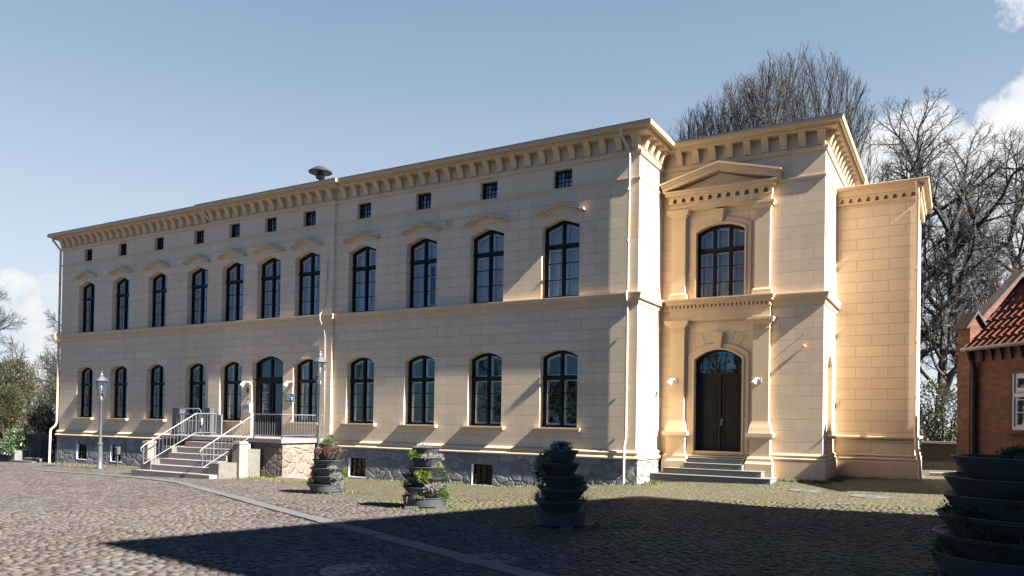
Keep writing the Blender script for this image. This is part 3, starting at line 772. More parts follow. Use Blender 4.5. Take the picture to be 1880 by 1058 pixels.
# downpipes
def pipe(pts, r, nm='downpipe', mat='pipe', brackets=()):
    mb = MB(); mb.tube(pts, r, 10)
    for z in brackets:
        P = min(pts, key=lambda p: 0 if False else abs(p[2] - z)); mb.lathe([(r, -.03), (r + .012, -.03), (r + .012, .03), (r, .03)], 10, (pts[2][0], pts[2][1], z))
    return mb.build(nm, M[mat], MAN, smooth=40)
px = -.27
pipe([(px - .12, -.41, 9.58), (px - .12, -.40, 9.42), (px, -.12, 9.02), (px, -.068, 8.9), (px, -.068, 5.24)], .036, brackets=(8.0, 6.6))
pipe([(px, -.068, 4.98), (px, -.068, 4.9), (px, -.068, 1.28), (px, -.09, 1.15), (px, -.17, 1.0), (px, -.18, .9), (px, -.18, .02)], .038, brackets=(4.2, 2.6, 1.5))
pipe([(px, -.18, 5.23), (px, -.18, 5.1), (px, -.15, 4.97)], .036)
px = -27.64
pipe([(px + .05, -.41, 9.58), (px + .02, -.40, 9.42), (px, -.02, 9.02), (px, -.02, 8.9), (px, -.02, 5.24), (px, -.18, 5.2), (px, -.18, 5.0), (px, -.02, 4.85), (px, -.02, 1.25), (px - .03, -.06, 1.1), (px - .10, -.22, .92), (px - .10, -.24, .8), (px - .10, -.26, -.62)], .048, brackets=(7.5, 6.2, 3.0))
px = WS + .03
pipe([(px - .02, -WQ - .26, 8.40), (px, -WQ - .24, 8.22), (px, -WQ - .16, 7.95), (px, -WQ - .06, 7.85), (px, -WQ - .06, 1.45), (px + .02, -WQ - .17, 1.3), (px + .03, -WQ - .18, 1.1), (px + .10, -WQ - .2, .75), (px + .12, -WQ - .2, .2)], .05, brackets=(6, 4, 2.5))
pipe([(A1 - .10, -.42, 9.58), (A1 - .10, -.40, 9.38), (A1 - .06, -.12, 9.14), (A1 - .04, -.02, 9.08), (A1 - .04, .02, 9.05)], .045)
pipe([(BS + .42, 7.3, 9.58), (BS + .41, 7.3, 9.44), (BS + .14, 7.3, 9.0), (BS + .1, 7.3, 8.6)], .045)
# small left side porch seen in profile past the corner
lp = MB(); lp.box(A0 - .30, A0 + .02, 2.4, 7.4, -.8, 8.75); lp.build('side_porch_wall', M['wall'], MAN)
lq = MB(); lq.sweep([(A0 - .3, -7.4), (A0 - .3, -2.4), (A0, -2.4)], [(0, 4.9), (.14, 5.05), (.16, 5.2), (0, 5.22)]); lq.sweep([(A0 - .3, -7.4), (A0 - .3, -2.4), (A0, -2.4)], [(0, 8.55), (.1, 8.6), (.32, 8.76), (.34, 8.84), (0, 8.9)])
lq.build('side_porch_cornice', M['trim'], MAN)
vg = MB(); vg.box(-.13, .13, -.012, .01, -.13, .13)
for i in range(6): vg.box(-.11, .11, -.026, -.012, -.10 + i * .038, -.085 + i * .038)
vg.build('air_vent', M['trim'], MAN, (-6.27, 0, 7.78))

# ------------------------------------------------------------------ steps to the panelled door
ST = thing('entrance_steps', 'four low weathered granite steps in front of the dark brown double door', 'steps', (1.67, -BQ, .2))
for a0, a1, zt_, d in ((.04, 3.33, .26, 1.02), (.36, 3.04, .42, .76), (.90, 2.49, .57, .56), (.92, 2.47, .71, .30), (.98, 2.36, .80, .07)):
    mb = MB(); mb.box(a0 - 1.67, a1 - 1.67, -d, .22 if zt_ > .79 else -.02, -.35, zt_ - .2 - .015); mb.box(a0 - 1.68, a1 - 1.66, -d - .012, .22 if zt_ > .79 else -.02, zt_ - .2 - .015, zt_ - .2)
    mb.build('step', M['darkstep'], ST)

# ------------------------------------------------------------------ landing with stairs, cheeks, railings
LZ = .95; LQ = 2.1
SG = thing('entrance_staircase', 'pale granite staircase and landing with rubble stone front and galvanised railings before the glazed door', 'staircase', (-13.8, -LQ, -.3))
def SP(x, y, z): return (x + 13.8, y + LQ, z + .3)
def sbox(mb, x0, x1, q0, q1, z0, z1): a = SP(x0, -q1, z0); b2 = SP(x1, -q0, z1); mb.box(a[0], b2[0], a[1], b2[1], a[2], b2[2])
mb = MB(); sbox(mb, -17.2, -12.46, .20, LQ, -.7, LZ - .12); mb.build('landing_core', M['pinkstone'], SG)
mb = MB(); sbox(mb, -12.46, -11.12, .20, LQ, -.7, LZ - .13); mb.build('rubble_wall', M['pinkstone'], SG)
mb = MB()
x = -17.2
while x < -11.1:
    w = min(random.uniform(1.1, 1.5), -11.04 - x); sbox(mb, x, x + w - .008, .2, LQ + .12, LZ - .13, LZ); x += w
mb.build('landing_slab', M['step'], SG)
SL0, SR0 = -15.32, -12.46; NR = 7; TR = .315
for i in range(6):
    zt_ = -.33 + (LZ + .33) / NR * (i + 1); q1 = LQ + .12 + TR * (6 - i)
    mb = MB(); x0, x1 = (SL0, SR0) if i else (-15.9, -12.05)
    x = x0
    while x < x1 - .05:
        w = random.uniform(.8, 1.3); w = (x1 - x) if x1 - x - w < .4 else w
        sbox(mb, x, x + w - .006, q1 - TR - .02, q1, -.8, zt_); x += w
    mb.build('step', M['step'], SG)
for x0, x1 in ((-15.86, SL0), (SR0, -12.0)):
    mb = MB(); sbox(mb, x0, x1, LQ + .12, LQ + .95, -.8, .60); sbox(mb, x0, x1, LQ + .95, LQ + 1.72, -.8, .20)
    mb.build('cheek_wall', M['cheek'], SG)
def rail(pts_top, posts, bot, bars, nm='handrail'):
    mb = MB(); mb.tube([SP(*p) for p in pts_top], .020, 8); mb.tube([SP(*p) for p in bot], .014, 8)
    for a, b2 in posts: mb.tube([SP(*a), SP(*b2)], .018, 6)
    for a, b2 in bars: mb.tube([SP(*a), SP(*b2)], .0065, 5)
    return mb.build(nm, M['steel'], SG, smooth=40)
def lerp(a, b2, t): return tuple(a[i] + (b2[i] - a[i]) * t for i in range(3))
for sx in (-15.32, -12.42):
    q0, q1 = LQ + .02, LQ + 1.98
    T0, T1 = (sx, -q0, 1.73), (sx, -q1, .66); B0, B1 = (sx, -q0 - .35, 1.06 - .2), (sx, -q1, .06)
    B0 = (sx, -q0 - .02, 1.06)
    top = [T0, T1, (sx, -q1 - .09, .58), (sx, -q1 - .10, .50), (sx, -q1 - .04, .44)]
    bars = [(lerp(T0, T1, i / 14), lerp(B0, B1, i / 14)) for i in range(1, 14)]
    rail(top, [(T0, (sx, -q0, LZ)), (lerp(T0, T1, .80), (sx, -(q0 + (q1 - q0) * .80), -.05)), (T1, B1)], [B0, B1], bars)
# rail along the landing front and its return to the wall
for P0, P1, n in (((-12.42, -LQ - .04, 1.73), (-11.12, -LQ - .04, 1.73), 12), ((-11.12, -LQ - .04, 1.73), (-11.12, -.32, 1.73), 15)):
    bars = [(lerp(P0, P1, i / n), lerp((P0[0], P0[1], 1.06), (P1[0], P1[1], 1.06), i / n)) for i in range(1, n)]
    rail([P0, P1], [(p, (p[0], p[1], LZ)) for p in (P0, P1)], [(P0[0], P0[1], 1.06), (P1[0], P1[1], 1.06)], bars, 'landing_rail')
P0, P1 = (-15.32, -LQ - .02, 1.73), (-15.32, -1.3, 1.73)
bars = [(lerp(P0, P1, i / 7), lerp((P0[0], P0[1], 1.06), (P1[0], P1[1], 1.06), i / 7)) for i in range(1, 7)]
rail([P0, P1], [(P1, (P1[0], P1[1], LZ))], [(P0[0], P0[1], 1.06), (P1[0], P1[1], 1.06)], bars, 'landing_rail')

# platform lift left of the stairs
LF = thing('platform_lift', 'grey metal platform lift with barred gate at the left end of the landing', 'lift', (-16.6, -1.25, -.3))
mb = MB(); mb.box(-1.05, -.70, -.12, .16, 0, 2.22); mb.build('mast', M['tub'], LF)
mb = MB(); mb.box(.45, .75, .10, .30, .9, 2.24); mb.build('column', M['tub'], LF)
mb = MB(); mb.tube([(-.70, -.10, 2.2), (.42, -.10, 2.2), (.52, -.10, 2.12), (.52, -.10, 1.2)], .022, 8); mb.tube([(-.70, -.10, 1.15), (.52, -.10, 1.15)], .018, 6); mb.build('guard_bar', M['steel'], LF, smooth=40)
mb = MB()
for z in (1.30, 1.98): mb.box(-.72, 1.25, -.22, -.18, z, z + .04)
for i in range(18): mb.box(-.70 + i * .115, -.682 + i * .115, -.212, -.194, 1.32, 1.99)
mb.box(.62, .67, -.23, -.17, 1.24, 2.05); mb.build('gate', M['steel'], LF)
mb = MB(); mb.box(.70, .78, -.27, -.21, 1.72, 1.86); mb.box(.715, .765, -.25, -.21, 1.62, 1.72); mb.build('lock_box', M['white'], LF)
mb = MB(); mb.box(-.72, 1.25, -.17, 1.0, 1.12, 1.20); mb.box(-.6, 1.2, -.05, .95, .25, 1.12); mb.build('platform', M['darkmetal'], LF)
mb = MB(); mb.box(-.66, .5, .82, .86, 1.25, 2.0); mb.build('back_panel', M['zinc'], LF)

# stone posts by the stairs
def stone_post(x, q, h, w, label, mat='pinkgranite', cap=True):
    z = ground_z(x, q); t = thing('stone_post', label, 'post', (x, -q, z - .06))
    mb = MB(); mb.frust(F0, 0, 0, w * .54, w * .54, h * .93, w * .47, w * .47, back=-w * .5)
    mb.build('shaft', M[mat], t)
    mb = MB(); mb.frust(F0, 0, h * .93, w * .54, w * .54, h, w * .50, w * .50, back=-w * .52)
    mb.build('cap', M[mat], t)
    return t
stone_post(-15.95, 3.45, 1.20, .30, 'square pink granite post at the left foot of the railed staircase')
stone_post(-12.05, 2.98, 1.22, .32, 'square pink granite post at the right of the staircase against the rubble wall')

# ------------------------------------------------------------------ lamps, signs and fittings
def street_lamp(x, q, H, label):
    z = ground_z(x, q); t = thing('street_lamp', label, 'street lamp', (x, -q, z), group='old fashioned lamps along the facade')
    hp = H - 1.02
    mb = MB(); mb.lathe([(.125, -.05), (.125, .06), (.10, .10), (.095, .5), (.085, .9), (.11, .93), (.11, .98), (.07, 1.02), (.052, 1.3), (.046, hp - .12), (.06, hp - .10), (.06, hp - .05), (.045, hp)], 16)
    mb.build('pole', M['lamp'], t, smooth=40)
    mb = MB()
    for k in range(4):
        a = math.pi / 4 + k * math.pi / 2; c, s_ = math.cos(a), math.sin(a)
        mb.tube([(.03 * c, .03 * s_, hp - .04), (.12 * c, .12 * s_, hp + .05), (.135 * c, .135 * s_, hp + .13), (.12 * c, .12 * s_, hp + .20)], .014, 6)
    mb.lathe([(.05, hp), (.02, hp + .06), (.02, hp + .2)], 8); mb.build('bracket', M['lamp'], t, smooth=40)
    mb = MB(); b0, b1, zb, zt2 = .115, .20, hp + .20, hp + .66
    for k in range(6):
        a = k * math.pi / 3; c, s_ = math.cos(a), math.sin(a); a2 = a + math.pi / 3
        mb.tube([(b0 * c, b0 * s_, zb), (b1 * c, b1 * s_, zt2)], .011, 5)
        for b_, z_ in ((b0, zb), (b1, zt2)): mb.tube([(b_ * c, b_ * s_, z_), (b_ * math.cos(a2), b_ * math.sin(a2), z_)], .011, 5)
    mb.lathe([(b0, zb - .02), (b0, zb)], 6); L = mb.build('lantern', M['lamp'], t)
    mb = MB(); mb.lathe([(b0 - .004, zb + .01), (b1 - .006, zt2 - .01)], 6, cap=False); mb.build('lantern_glass', M['lampglass'], L)
    mb = MB(); mb.lathe([(.001, zb), (.03, zb), (.03, zb + .1), (.045, zb + .14), (.045, zb + .30), (.02, zb + .34), (.001, zb + .34)], 10); mb.build('bulb', M['white'], L, smooth=True)
    mb = MB(); mb.lathe([(.245, zt2), (.25, zt2 + .015), (.17, zt2 + .10), (.085, zt2 + .19), (.085, zt2 + .21), (.10, zt2 + .215), (.06, zt2 + .25), (.035, zt2 + .30), (.02, zt2 + .32), (.034, zt2 + .345), (.02, zt2 + .37), (.001, zt2 + .385)], 6)
    mb.build('lantern_roof', M['lamp'], L)
    return t
street_lamp(-21.28, 1.88, 3.76, 'tall grey lamp post with glass lantern standing between two left windows, away from the stairs')
street_lamp(-11.0, .62, 4.22, 'grey lamp post with glass lantern rising behind the planter beside the landing')

def wall_spot(x, q, z, label, g='white wall spotlights'):
    t = thing('wall_spotlight', label, 'wall light', (x, -q, z), group=g)
    mb = MB(); mb.box(-.05, .05, -.03, .005, -.06, .06); mb.build('mount', M['white'], t)
    mb = MB(); mb.tube([(0, -.03, .03), (-.03, -.12, .05), (-.06, -.20, .03)], .016, 8); mb.build('arm', M['white'], t)
    mb = MB(); mb.tube([(-.05, -.20, .06), (-.07, -.22, .0), (-.10, -.25, -.07), (-.115, -.265, -.10)], [.03, .055, .075, .08], 14); mb.build('lamp_head', M['white'], t, smooth=40)
wall_spot(-15.02, RIS, 2.88, 'white spotlight on the wall just left of the glazed entrance door')
wall_spot(-12.80, RIS, 2.86, 'white spotlight on the wall just right of the glazed entrance door')
wall_spot(.50, BQ + .17, 2.88, 'white spotlight on the left pilaster of the brown door')
wall_spot(2.85, BQ + .17, 2.87, 'white spotlight on the right pilaster of the brown door')
t = thing('info_sign', 'blue rectangular plate right of the glazed door', 'sign', (-12.93, -RIS, 2.33))
mb = MB(); mb.box(-.21, .21, -.02, 0, -.145, .145); mb.build('plate', M['blue_sign'], t)
mb = MB()
for i, (a, b2) in enumerate(((-.15, .02), (-.15, .10), (-.15, -.03))): mb.box(a, b2, -.024, -.02, .07 - i * .07, .09 - i * .07)
mb.box(.07, .15, -.0242, -.02, -.08, .05); mb.build('lettering', M['curtain'], t)
t = thing('letter_box', 'small white box with grey flap on the wall left of the glazed door', 'letter box', (-15.06, -RIS, 1.96))
mb = MB(); mb.box(-.17, .17, -.09, 0, -.17, .17); mb.build('case', M['white'], t); mb = MB(); mb.box(-.13, .13, -.098, -.09, .06, .11); mb.build('flap', M['zinc'], t)
t = thing('intercom', 'small grey plate above the white box left of the glazed door', 'intercom', (-15.06, -RIS, 2.62))
mb = MB(); mb.box(-.08, .08, -.03, 0, -.10, .10); mb.build('panel', M['lamp'], t); mb = MB(); mb.box(-.05, .05, -.035, -.03, .0, .06); mb.build('screen', M['darkmetal'], t)
t = thing('bell_button', 'small dark bell button between the intercom and the white box', 'bell', (-15.06, -RIS, 2.30))
mb = MB(); mb.lathe([(.035, 0), (.035, .02), (.02, .03), (.001, .03)], 12); o = mb.build('button', M['darkmetal'], t); o.rotation_euler = (R(90), 0, 0)
t = thing('wall_socket', 'small dark round fitting low on the wall right of the glazed door', 'fitting', (-12.85, -RIS, 1.62))
mb = MB(); mb.lathe([(.05, 0), (.05, .03), (.02, .05), (.001, .05)], 12); o = mb.build('cover', M['darkmetal'], t); o.rotation_euler = (R(90), 0, 0)
mb = MB(); cx = -11.28; mb.tube([(cx + .05, -RIS - .02, 7.05), (cx + .02, -RIS - .03, 5.9), (cx - .05, -RIS - .03, 5.55), (cx - .12, -RIS - .06, 5.28), (cx - .12, -RIS - .17, 5.2), (cx - .10, -RIS - .18, 5.0), (cx - .04, -RIS - .05, 4.7), (cx, -RIS - .03, 4.4), (cx + .02, -RIS - .03, 3.0), (cx + .04, -RIS - .03, 1.0)], .012, 6)
tag(mb.build('lightning_cable', M['ivory_cable'], smooth=True), 'thin pale cable hanging down the wall behind the lamp beside the landing', 'cable')
def peg(z, mat, r, L, label, nm):
    t = thing(nm, label, 'wall peg', (3.96, -BQ, z)); mb = MB(); mb.tube([(0, 0, 0), (0, -L, 0)], .010, 6); mb.build('pin', M['steel'], t)
    mb = MB(); mb.lathe([(.001, -r), (r * .8, -r * .6), (r, 0), (r * .8, r * .6), (.001, r)], 12, (0, -L, 0)); mb.build('knob', M[mat], t, smooth=True)
peg(3.77, 'orange', .05, .055, 'orange knob on a pin in the wall right of the brown door', 'orange_peg'); peg(4.12, 'steel', .016, .05, 'bare thin metal pin in the wall above the orange knob', 'metal_peg')
# roof siren
t = thing('roof_siren', 'mushroom shaped grey siren standing on the eaves of the mansion', 'siren', (-12.22, .45, 9.86)); t.scale = (.70, .70, .95)
mb = MB(); mb.lathe([(.06, -.05), (.06, .34)], 12); mb.build('mast', M['darkmetal'], t)
mb = MB(); mb.lathe([(.10, .30), (.22, .34), (.24, .42), (.16, .50), (.14, .60)], 20); mb.build('motor', M['darkmetal'], t, smooth=40)
mb = MB(); mb.lathe([(.16, .58), (.56, .545), (.595, .56), (.60, .58), (.52, .635), (.36, .70), (.30, .745), (.22, .77), (.001, .79)], 32); mb.build('dome', M['siren'], t, smooth=40)
# utility post on the left
t = thing('utility_post', 'short grey cabinet on a stake by the plinth, between left lamp and stairs', 'utility post', (-22.45, -.42, ground_z(-22.45, .42)))
mb = MB(); mb.box(-.03, .03, -.02, .02, -.1, .5); mb.build('stake', M['lamp'], t); mb = MB(); mb.box(-.10, .10, -.07, .07, .5, .78); mb.frust(F0, 0, .78, .11, .08, .81, .08, .05, back=-.08); mb.build('cabinet', M['lamp'], t)
# manhole covers
def manhole(x, q, r, label, mat='iron'):
    z = ground_z(x, q); t = thing('manhole_cover', label, 'manhole cover', (x, -q, z)); mb = MB()
    mb.lathe([(r + .09, -.02), (r + .09, .010), (r + .012, .012), (r + .012, -.01)], 40, cap=False); mb.build('rim', M['kerb'] if mat != 'iron' else M['iron'], t)
    mb = MB(); mb.lathe([(r, -.02), (r, .010), (r - .03, .014), (r - .04, .010), (r - .13, .010), (r - .14, .014), (r - .16, .014), (r - .17, .010), (.001, .010)], 40, cap=False)
    for i in range(8):
        a = i * math.pi / 4; mb.box(.07 * math.cos(a) + (r - .27) * .5 * math.cos(a) - .03, .07 * math.cos(a) + (r - .27) * .5 * math.cos(a) + .03, (r - .2) * .5 * math.sin(a) - .03, (r - .2) * .5 * math.sin(a) + .03, .008, .016)
    mb.build('lid', M[mat], t)
manhole(2.0, 13.3, .32, 'round iron manhole cover in the shade nearest the camera')
manhole(2.8, 12.0, .27, 'dark round cover set in the pale strip of stones in the shade', 'darkmetal')
manhole(4.35, .05, .30, 'round manhole cover in the sunlit cobbles close to the entrance bay', 'kerb')
manhole(5.85, 1.02, .32, 'round manhole cover in the sunlit cobbles towards the brick house', 'kerb')
# flat stone block by the landing
mb = MB(); mb.frust(F0, 0, 0, .62, .30, .10, .58, .26, back=-.3)
tag(mb.build('stone_slab', M['pinkgranite'], loc=(-9.75, -2.75, ground_z(-9.75, 2.75) + .0)), 'flat stone slab lying at the foot of the rubble wall', 'slab')

# ------------------------------------------------------------------ planter towers and their plants
M['g_bright'] = leaf_mat('bright_green_leaf', (.085, .125, .014), (.055, .09, .010))
M['g_dark'] = leaf_mat('dark_green_leaf', (.022, .042, .016), (.036, .058, .018))
M['g_silver'] = leaf_mat('silver_twig', (.20, .19, .175), (.12, .115, .11), .8, .1)
M['g_straw'] = leaf_mat('pale_blade', (.13, .14, .05), (.19, .17, .09), .6)
M['g_rust'] = leaf_mat('rusty_heather', (.09, .03, .018), (.06, .025, .016), .8)
M['g_weed'] = leaf_mat('weed_blade', (.06, .085, .018), (.10, .095, .03), .6)
def rnd(a, b): return random.uniform(a, b)
def leaf(mb, p, d, L, w):
    d = d.normalized(); s_ = d.cross(Vector((rnd(-1, 1), rnd(-1, 1), rnd(-1, 1))))
    if s_.length < 1e-4: return
    s_ = s_.normalized() * w * .5; m = p + d * L * .5
    mb.add([p, m + s_, p + d * L, m - s_], [(0, 1, 2, 3)])
def rdir():
    while True:
        v = Vector((rnd(-1, 1), rnd(-1, 1), rnd(-1, 1)))
        if .05 < v.length < 1: return v.normalized()
def ball_mb(r, n=1150, ll=.033, lw=.012, squash=.85):
    mb = MB(); lumps = [(rdir() * r * .20, r * rnd(.55, .75)) for _ in range(6)] + [(Vector((0, 0, 0)), r * .8)]
    for _ in range(n):
        c, rr = random.choice(lumps); d = rdir(); p = c + d * rr * rnd(.55, 1); p.z *= squash
        leaf(mb, p, (d + rdir() * .6 + Vector((0, 0, .4))), ll * rnd(.6, 1.3), lw)
    return mb
def tuft_mb(L, n=34, w=.014, droop=1.1, spread=.9):
    mb = MB()
    for _ in range(n):
        a = rnd(0, 6.283); el = rnd(.3, 1.3); d = Vector((math.cos(a) * spread * math.cos(el), math.sin(a) * spread * math.cos(el), math.sin(el))); ln = L * rnd(.5, 1.1)
        p = Vector((rnd(-.03, .03), rnd(-.03, .03), 0)); pts = [p]
        for i in range(5):
            d = (d + Vector((0, 0, -.13 * droop * (i + .3)))).normalized(); p = p + d * ln / 5; pts.append(p)
        sd = Vector((-math.sin(a), math.cos(a), 0)) * w * .5
        for i in range(5):
            k0, k1 = 1 - i / 5.2, 1 - (i + 1) / 5.2
            mb.add([pts[i] - sd * k0, pts[i] + sd * k0, pts[i + 1] + sd * k1, pts[i + 1] - sd * k1], [(0, 1, 2, 3)])
    return mb
def heather_mb(r, n=90):
    mb = MB()
    for _ in range(n):
        a = rnd(0, 6.283); d = Vector((math.cos(a), math.sin(a), rnd(.1, 1.2))).normalized(); p = Vector((rnd(-.05, .05), rnd(-.05, .05), 0)); pts = [p]
        for i in range(4):
            d = (d + rdir() * .35 + Vector((0, 0, -.12))).normalized(); p = p + d * r * .28; pts.append(p)
        mb.tube(pts, [.006, .006, .005, .004, .003], 3)
        for q_ in pts[1:]:
            for _k in range(5): leaf(mb, q_, d + rdir() * .9, .032, .012)
    return mb
PLM = {'ball': [ball_mb(.15).mesh('foliage', M['g_bright']) for _ in range(2)], 'dark': [ball_mb(.16, 750).mesh('foliage', M['g_dark']) for _ in range(2)],
       'tuft': [tuft_mb(.34).mesh('foliage', M['g_straw']) for _ in range(2)], 'silver': [heather_mb(.13).mesh('foliage', M['g_silver']) for _ in range(2)],
       'rust': [heather_mb(.13, 60).mesh('foliage', M['g_rust'])], 'gold': [ball_mb(.10, 320).mesh('foliage', M['g_straw'])]}
KIND = {'ball': 'bright green clipped shrub', 'dark': 'dark green shrub', 'tuft': 'tuft of pale arching blades', 'silver': 'silvery heather', 'rust': 'rust brown heather', 'gold': 'small yellowish shrub'}
LEVEL = ['lowest tub', 'second lowest tub', 'third lowest tub', 'third tub down', 'second tub down', 'top tub']
def planter(x, q, radii, h, label, short, plants, rot=0, tilt=0.012, step=.187, tp=.70):
    z = ground_z(x, q); t = thing('planter_tower', label, 'planter', (x, -q, z), R(rot), 'tiered planter towers')
    mb = MB(); rb = radii[0]
    mb.lathe([(rb * .94, -.02), (rb * .95, .035), (.05, .035)], 32); mb.box(-rb * .95, -rb * .35, -rb * .9, -rb * .75, -.02, .07); mb.box(rb * .35, rb * .95, -rb * .9, -rb * .75, -.02, .07); mb.build('base_plate', M['tub'], t)
    for i, r in enumerate(radii):
        z0 = .06 + i * step; b0 = r * (.93 if i == 0 else tp); hh = h - .03 * (tp < .75)
        ox, oy = rnd(-.02, .02), rnd(-.02, .02); mb = MB()
        mb.lathe([(.02, z0), (b0, z0), (r, z0 + hh - .012), (r + .014, z0 + hh - .010), (r + .014, z0 + hh), (r - .006, z0 + hh), (r - .012, z0 + hh - .04), (b0 * .98, z0 + .05)], 40, (ox, oy, 0), cap=False)
        tb = mb.build('tub', M['tub'], t, smooth=40); tb.rotation_euler = (rnd(-tilt, tilt), rnd(-tilt, tilt), 0)
        mb = MB(); mb.lathe([(r * .9, z0 + hh - .05), (r * .5, z0 + hh - .035), (.001, z0 + hh - .03)], 24, (ox, oy, 0), cap=False); mb.build('soil', M['soil'], tb)
    for kind, lv, az, sc_ in plants:
        a = R(az); r = radii[lv]; rr = (r + (radii[lv + 1] * .70 if lv + 1 < len(radii) else 0)) / 2 if lv + 1 < len(radii) else r * .25
        if kind in ('tuft',): rr = r * .9 if lv < 5 else r * .5
        zz = z + .03 + lv * step + h - .02 + (.05 if kind in ('ball', 'dark', 'gold') else 0)
        o = link('planter_plant', random.choice(PLM[kind]), None, (x + rr * math.sin(a), -q - rr * math.cos(a), zz), (0, 0, rnd(0, 6.28))); sc_ *= 1.06 if r < .5 else 1.0; o.scale = (sc_, sc_, sc_)
        sn_ = math.sin(a + .52); where = 'far left' if sn_ < -.8 else 'left' if sn_ < -.25 else 'middle' if sn_ < .25 else 'right' if sn_ < .85 else 'far right'
        tag(o, f'{KIND[kind]}, {where} on the {LEVEL[lv]}, {short}', 'plant', 'plants in the planter towers')

# azimuth 0 faces the camera side (q+), -90 is left, 90 right; the view comes from about az 30
planter(-5.38, 6.05, [.425, .41, .40, .36, .32, .235], .20, 'dark grey planter tower with a yellow green ball on top, beside the landing', 'planter beside the landing',
        [('ball', 5, 20, 1.05), ('tuft', 5, 85, .8), ('gold', 5, -120, 1.0), ('rust', 4, 20, 1.1), ('rust', 4, 70, 1.0), ('tuft', 4, 100, 1.0), ('tuft', 2, -70, .8), ('ball', 1, -85, .95), ('ball', 0, -45, 1.1), ('tuft', 1, -30, .8), ('silver', 2, 60, .6), ('silver', 1, 75, .8), ('ball', 1, 112, 1.05), ('silver', 0, 80, .75), ('gold', 0, 104, .8)])
planter(-1.3, 7.68, [.43, .42, .40, .36, .32, .275], .20, 'dark grey planter tower in full sun near the middle of the mansion wall', 'sunlit middle planter',
        [('silver', 5, -40, .7), ('ball', 4, -15, .95), ('silver', 4, 40, .7), ('silver', 4, 95, .6), ('tuft', 3, 70, .7), ('dark', 2, 100, 1.2), ('gold', 3, 90, 1.0), ('ball', 2, 25, 1.2), ('silver', 2, -45, .7), ('dark', 1, -80, .95), ('tuft', 1, -50, 1.05), ('tuft', 0, -25, 1.0), ('tuft', 0, 15, .9), ('silver', 1, 55, .8), ('gold', 1, 78, 1.1), ('ball', 0, 100, 1.15), ('tuft', 1, 65, .7)], 40)
planter(2.28, 9.06, [.40, .385, .365, .345, .31, .26], .205, 'dark grey planter tower standing in the shade on the cobbles', 'planter in the shade',
        [('silver', 5, 10, .95), ('dark', 5, 80, .9), ('dark', 5, -60, .9), ('dark', 4, -75, 1.05), ('silver', 4, -45, .9), ('dark', 3, -40, 1.3), ('silver', 2, 100, .6), ('dark', 2, 112, .7), ('tuft', 2, -80, .9), ('dark', 1, -85, .8), ('tuft', 1, -60, .9), ('tuft', 1, -30, .8), ('tuft', 1, 95, .9), ('tuft', 0, -75, .8), ('tuft', 0, 100, .9)], 75, step=.19)
planter(8.08, 10.52, [.80, .775, .755, .725, .70, .65], .21, 'large dark grey planter tower at the right edge of the picture', 'planter at the right edge',
        [('dark', 5, -55, 1.0), ('dark', 5, -15, 1.1), ('tuft', 5, 10, 1.0), ('tuft', 5, 30, .9), ('dark', 3, -10, 1.15), ('dark', 3, 5, 1.1), ('tuft', 4, 10, .8), ('tuft', 3, 12, .7), ('dark', 2, -80, 1.0), ('dark', 2, -45, 1.2), ('dark', 1, -22, 1.3), ('dark', 1, -38, 1.1), ('dark', 0, -72, 1.35), ('silver', 0, 10, .9), ('tuft', 0, 15, .9), ('tuft', 1, -5, .7)], 20, step=.190, tp=.82)

# ------------------------------------------------------------------ brick house on the right
HU = Vector((.64, -.77, 0)).normalized()                    # along the eaves towards the camera
rz = math.atan2(HU.y, HU.x)
HX, HY, HZ = 7.425, 2.41, .22
H = thing('brick_house', 'low red brick house with red pantile roof and white window', 'house', (HX, HY, HZ), rz)
# local: +x along eaves to the camera, -y = the street side, +y into the house
HL, HD, EV, RP = 3.1, 3.05, 3.45, 1.02
FH = lambda a, z, d: (a, -d, z)
WN = rect(1.76, 2.90, 1.42, 2.70)
mb = MB(); mb.plate(FH, rect(.24, HL, -.6, EV), [WN], 0, -.14, rim=False)
GA = lambda a, z, d: (-d, a, z)
mb.plate(lambda a, z, d: (.24, a, z), [(0, -.6), (HD, -.6), (HD, EV), (HD / 2, EV + RP * HD / 2), (0, EV)], [], 0)
mb.plate(lambda a, z, d: (HL + d, a, z), [(0, -.6), (HD, -.6), (HD, EV), (HD / 2, EV + RP * HD / 2), (0, EV)], [], 0)
mb.plate(lambda a, z, d: (a, HD + d, z), rect(0, HL, -.6, EV), [], 0)
HW_ = mb.build('wall', M['brick'], H)
mb = MB()
for z0, z1, d in ((EV - .14, EV - .07, .05), (EV - .07, EV, .10)): mb.box(.65, HL, -d, .02, z0, z1)
for i in range(8):
    x = .88 + i * .28; mb.prism(lambda a, z, d: (x + d, -a, z), [(.0, EV - .42), (.03, EV - .42), (.05, EV - .34), (.06, EV - .26), (.12, EV - .14), (0, EV - .14)], 0, .075)
mb.build('eaves_corbels', M['timber'], HW_)
mb = MB(); mb.box(1.70, 2.96, -.006, .0, 2.70, 2.92); mb.build('lintel', M['brick'], HW_)
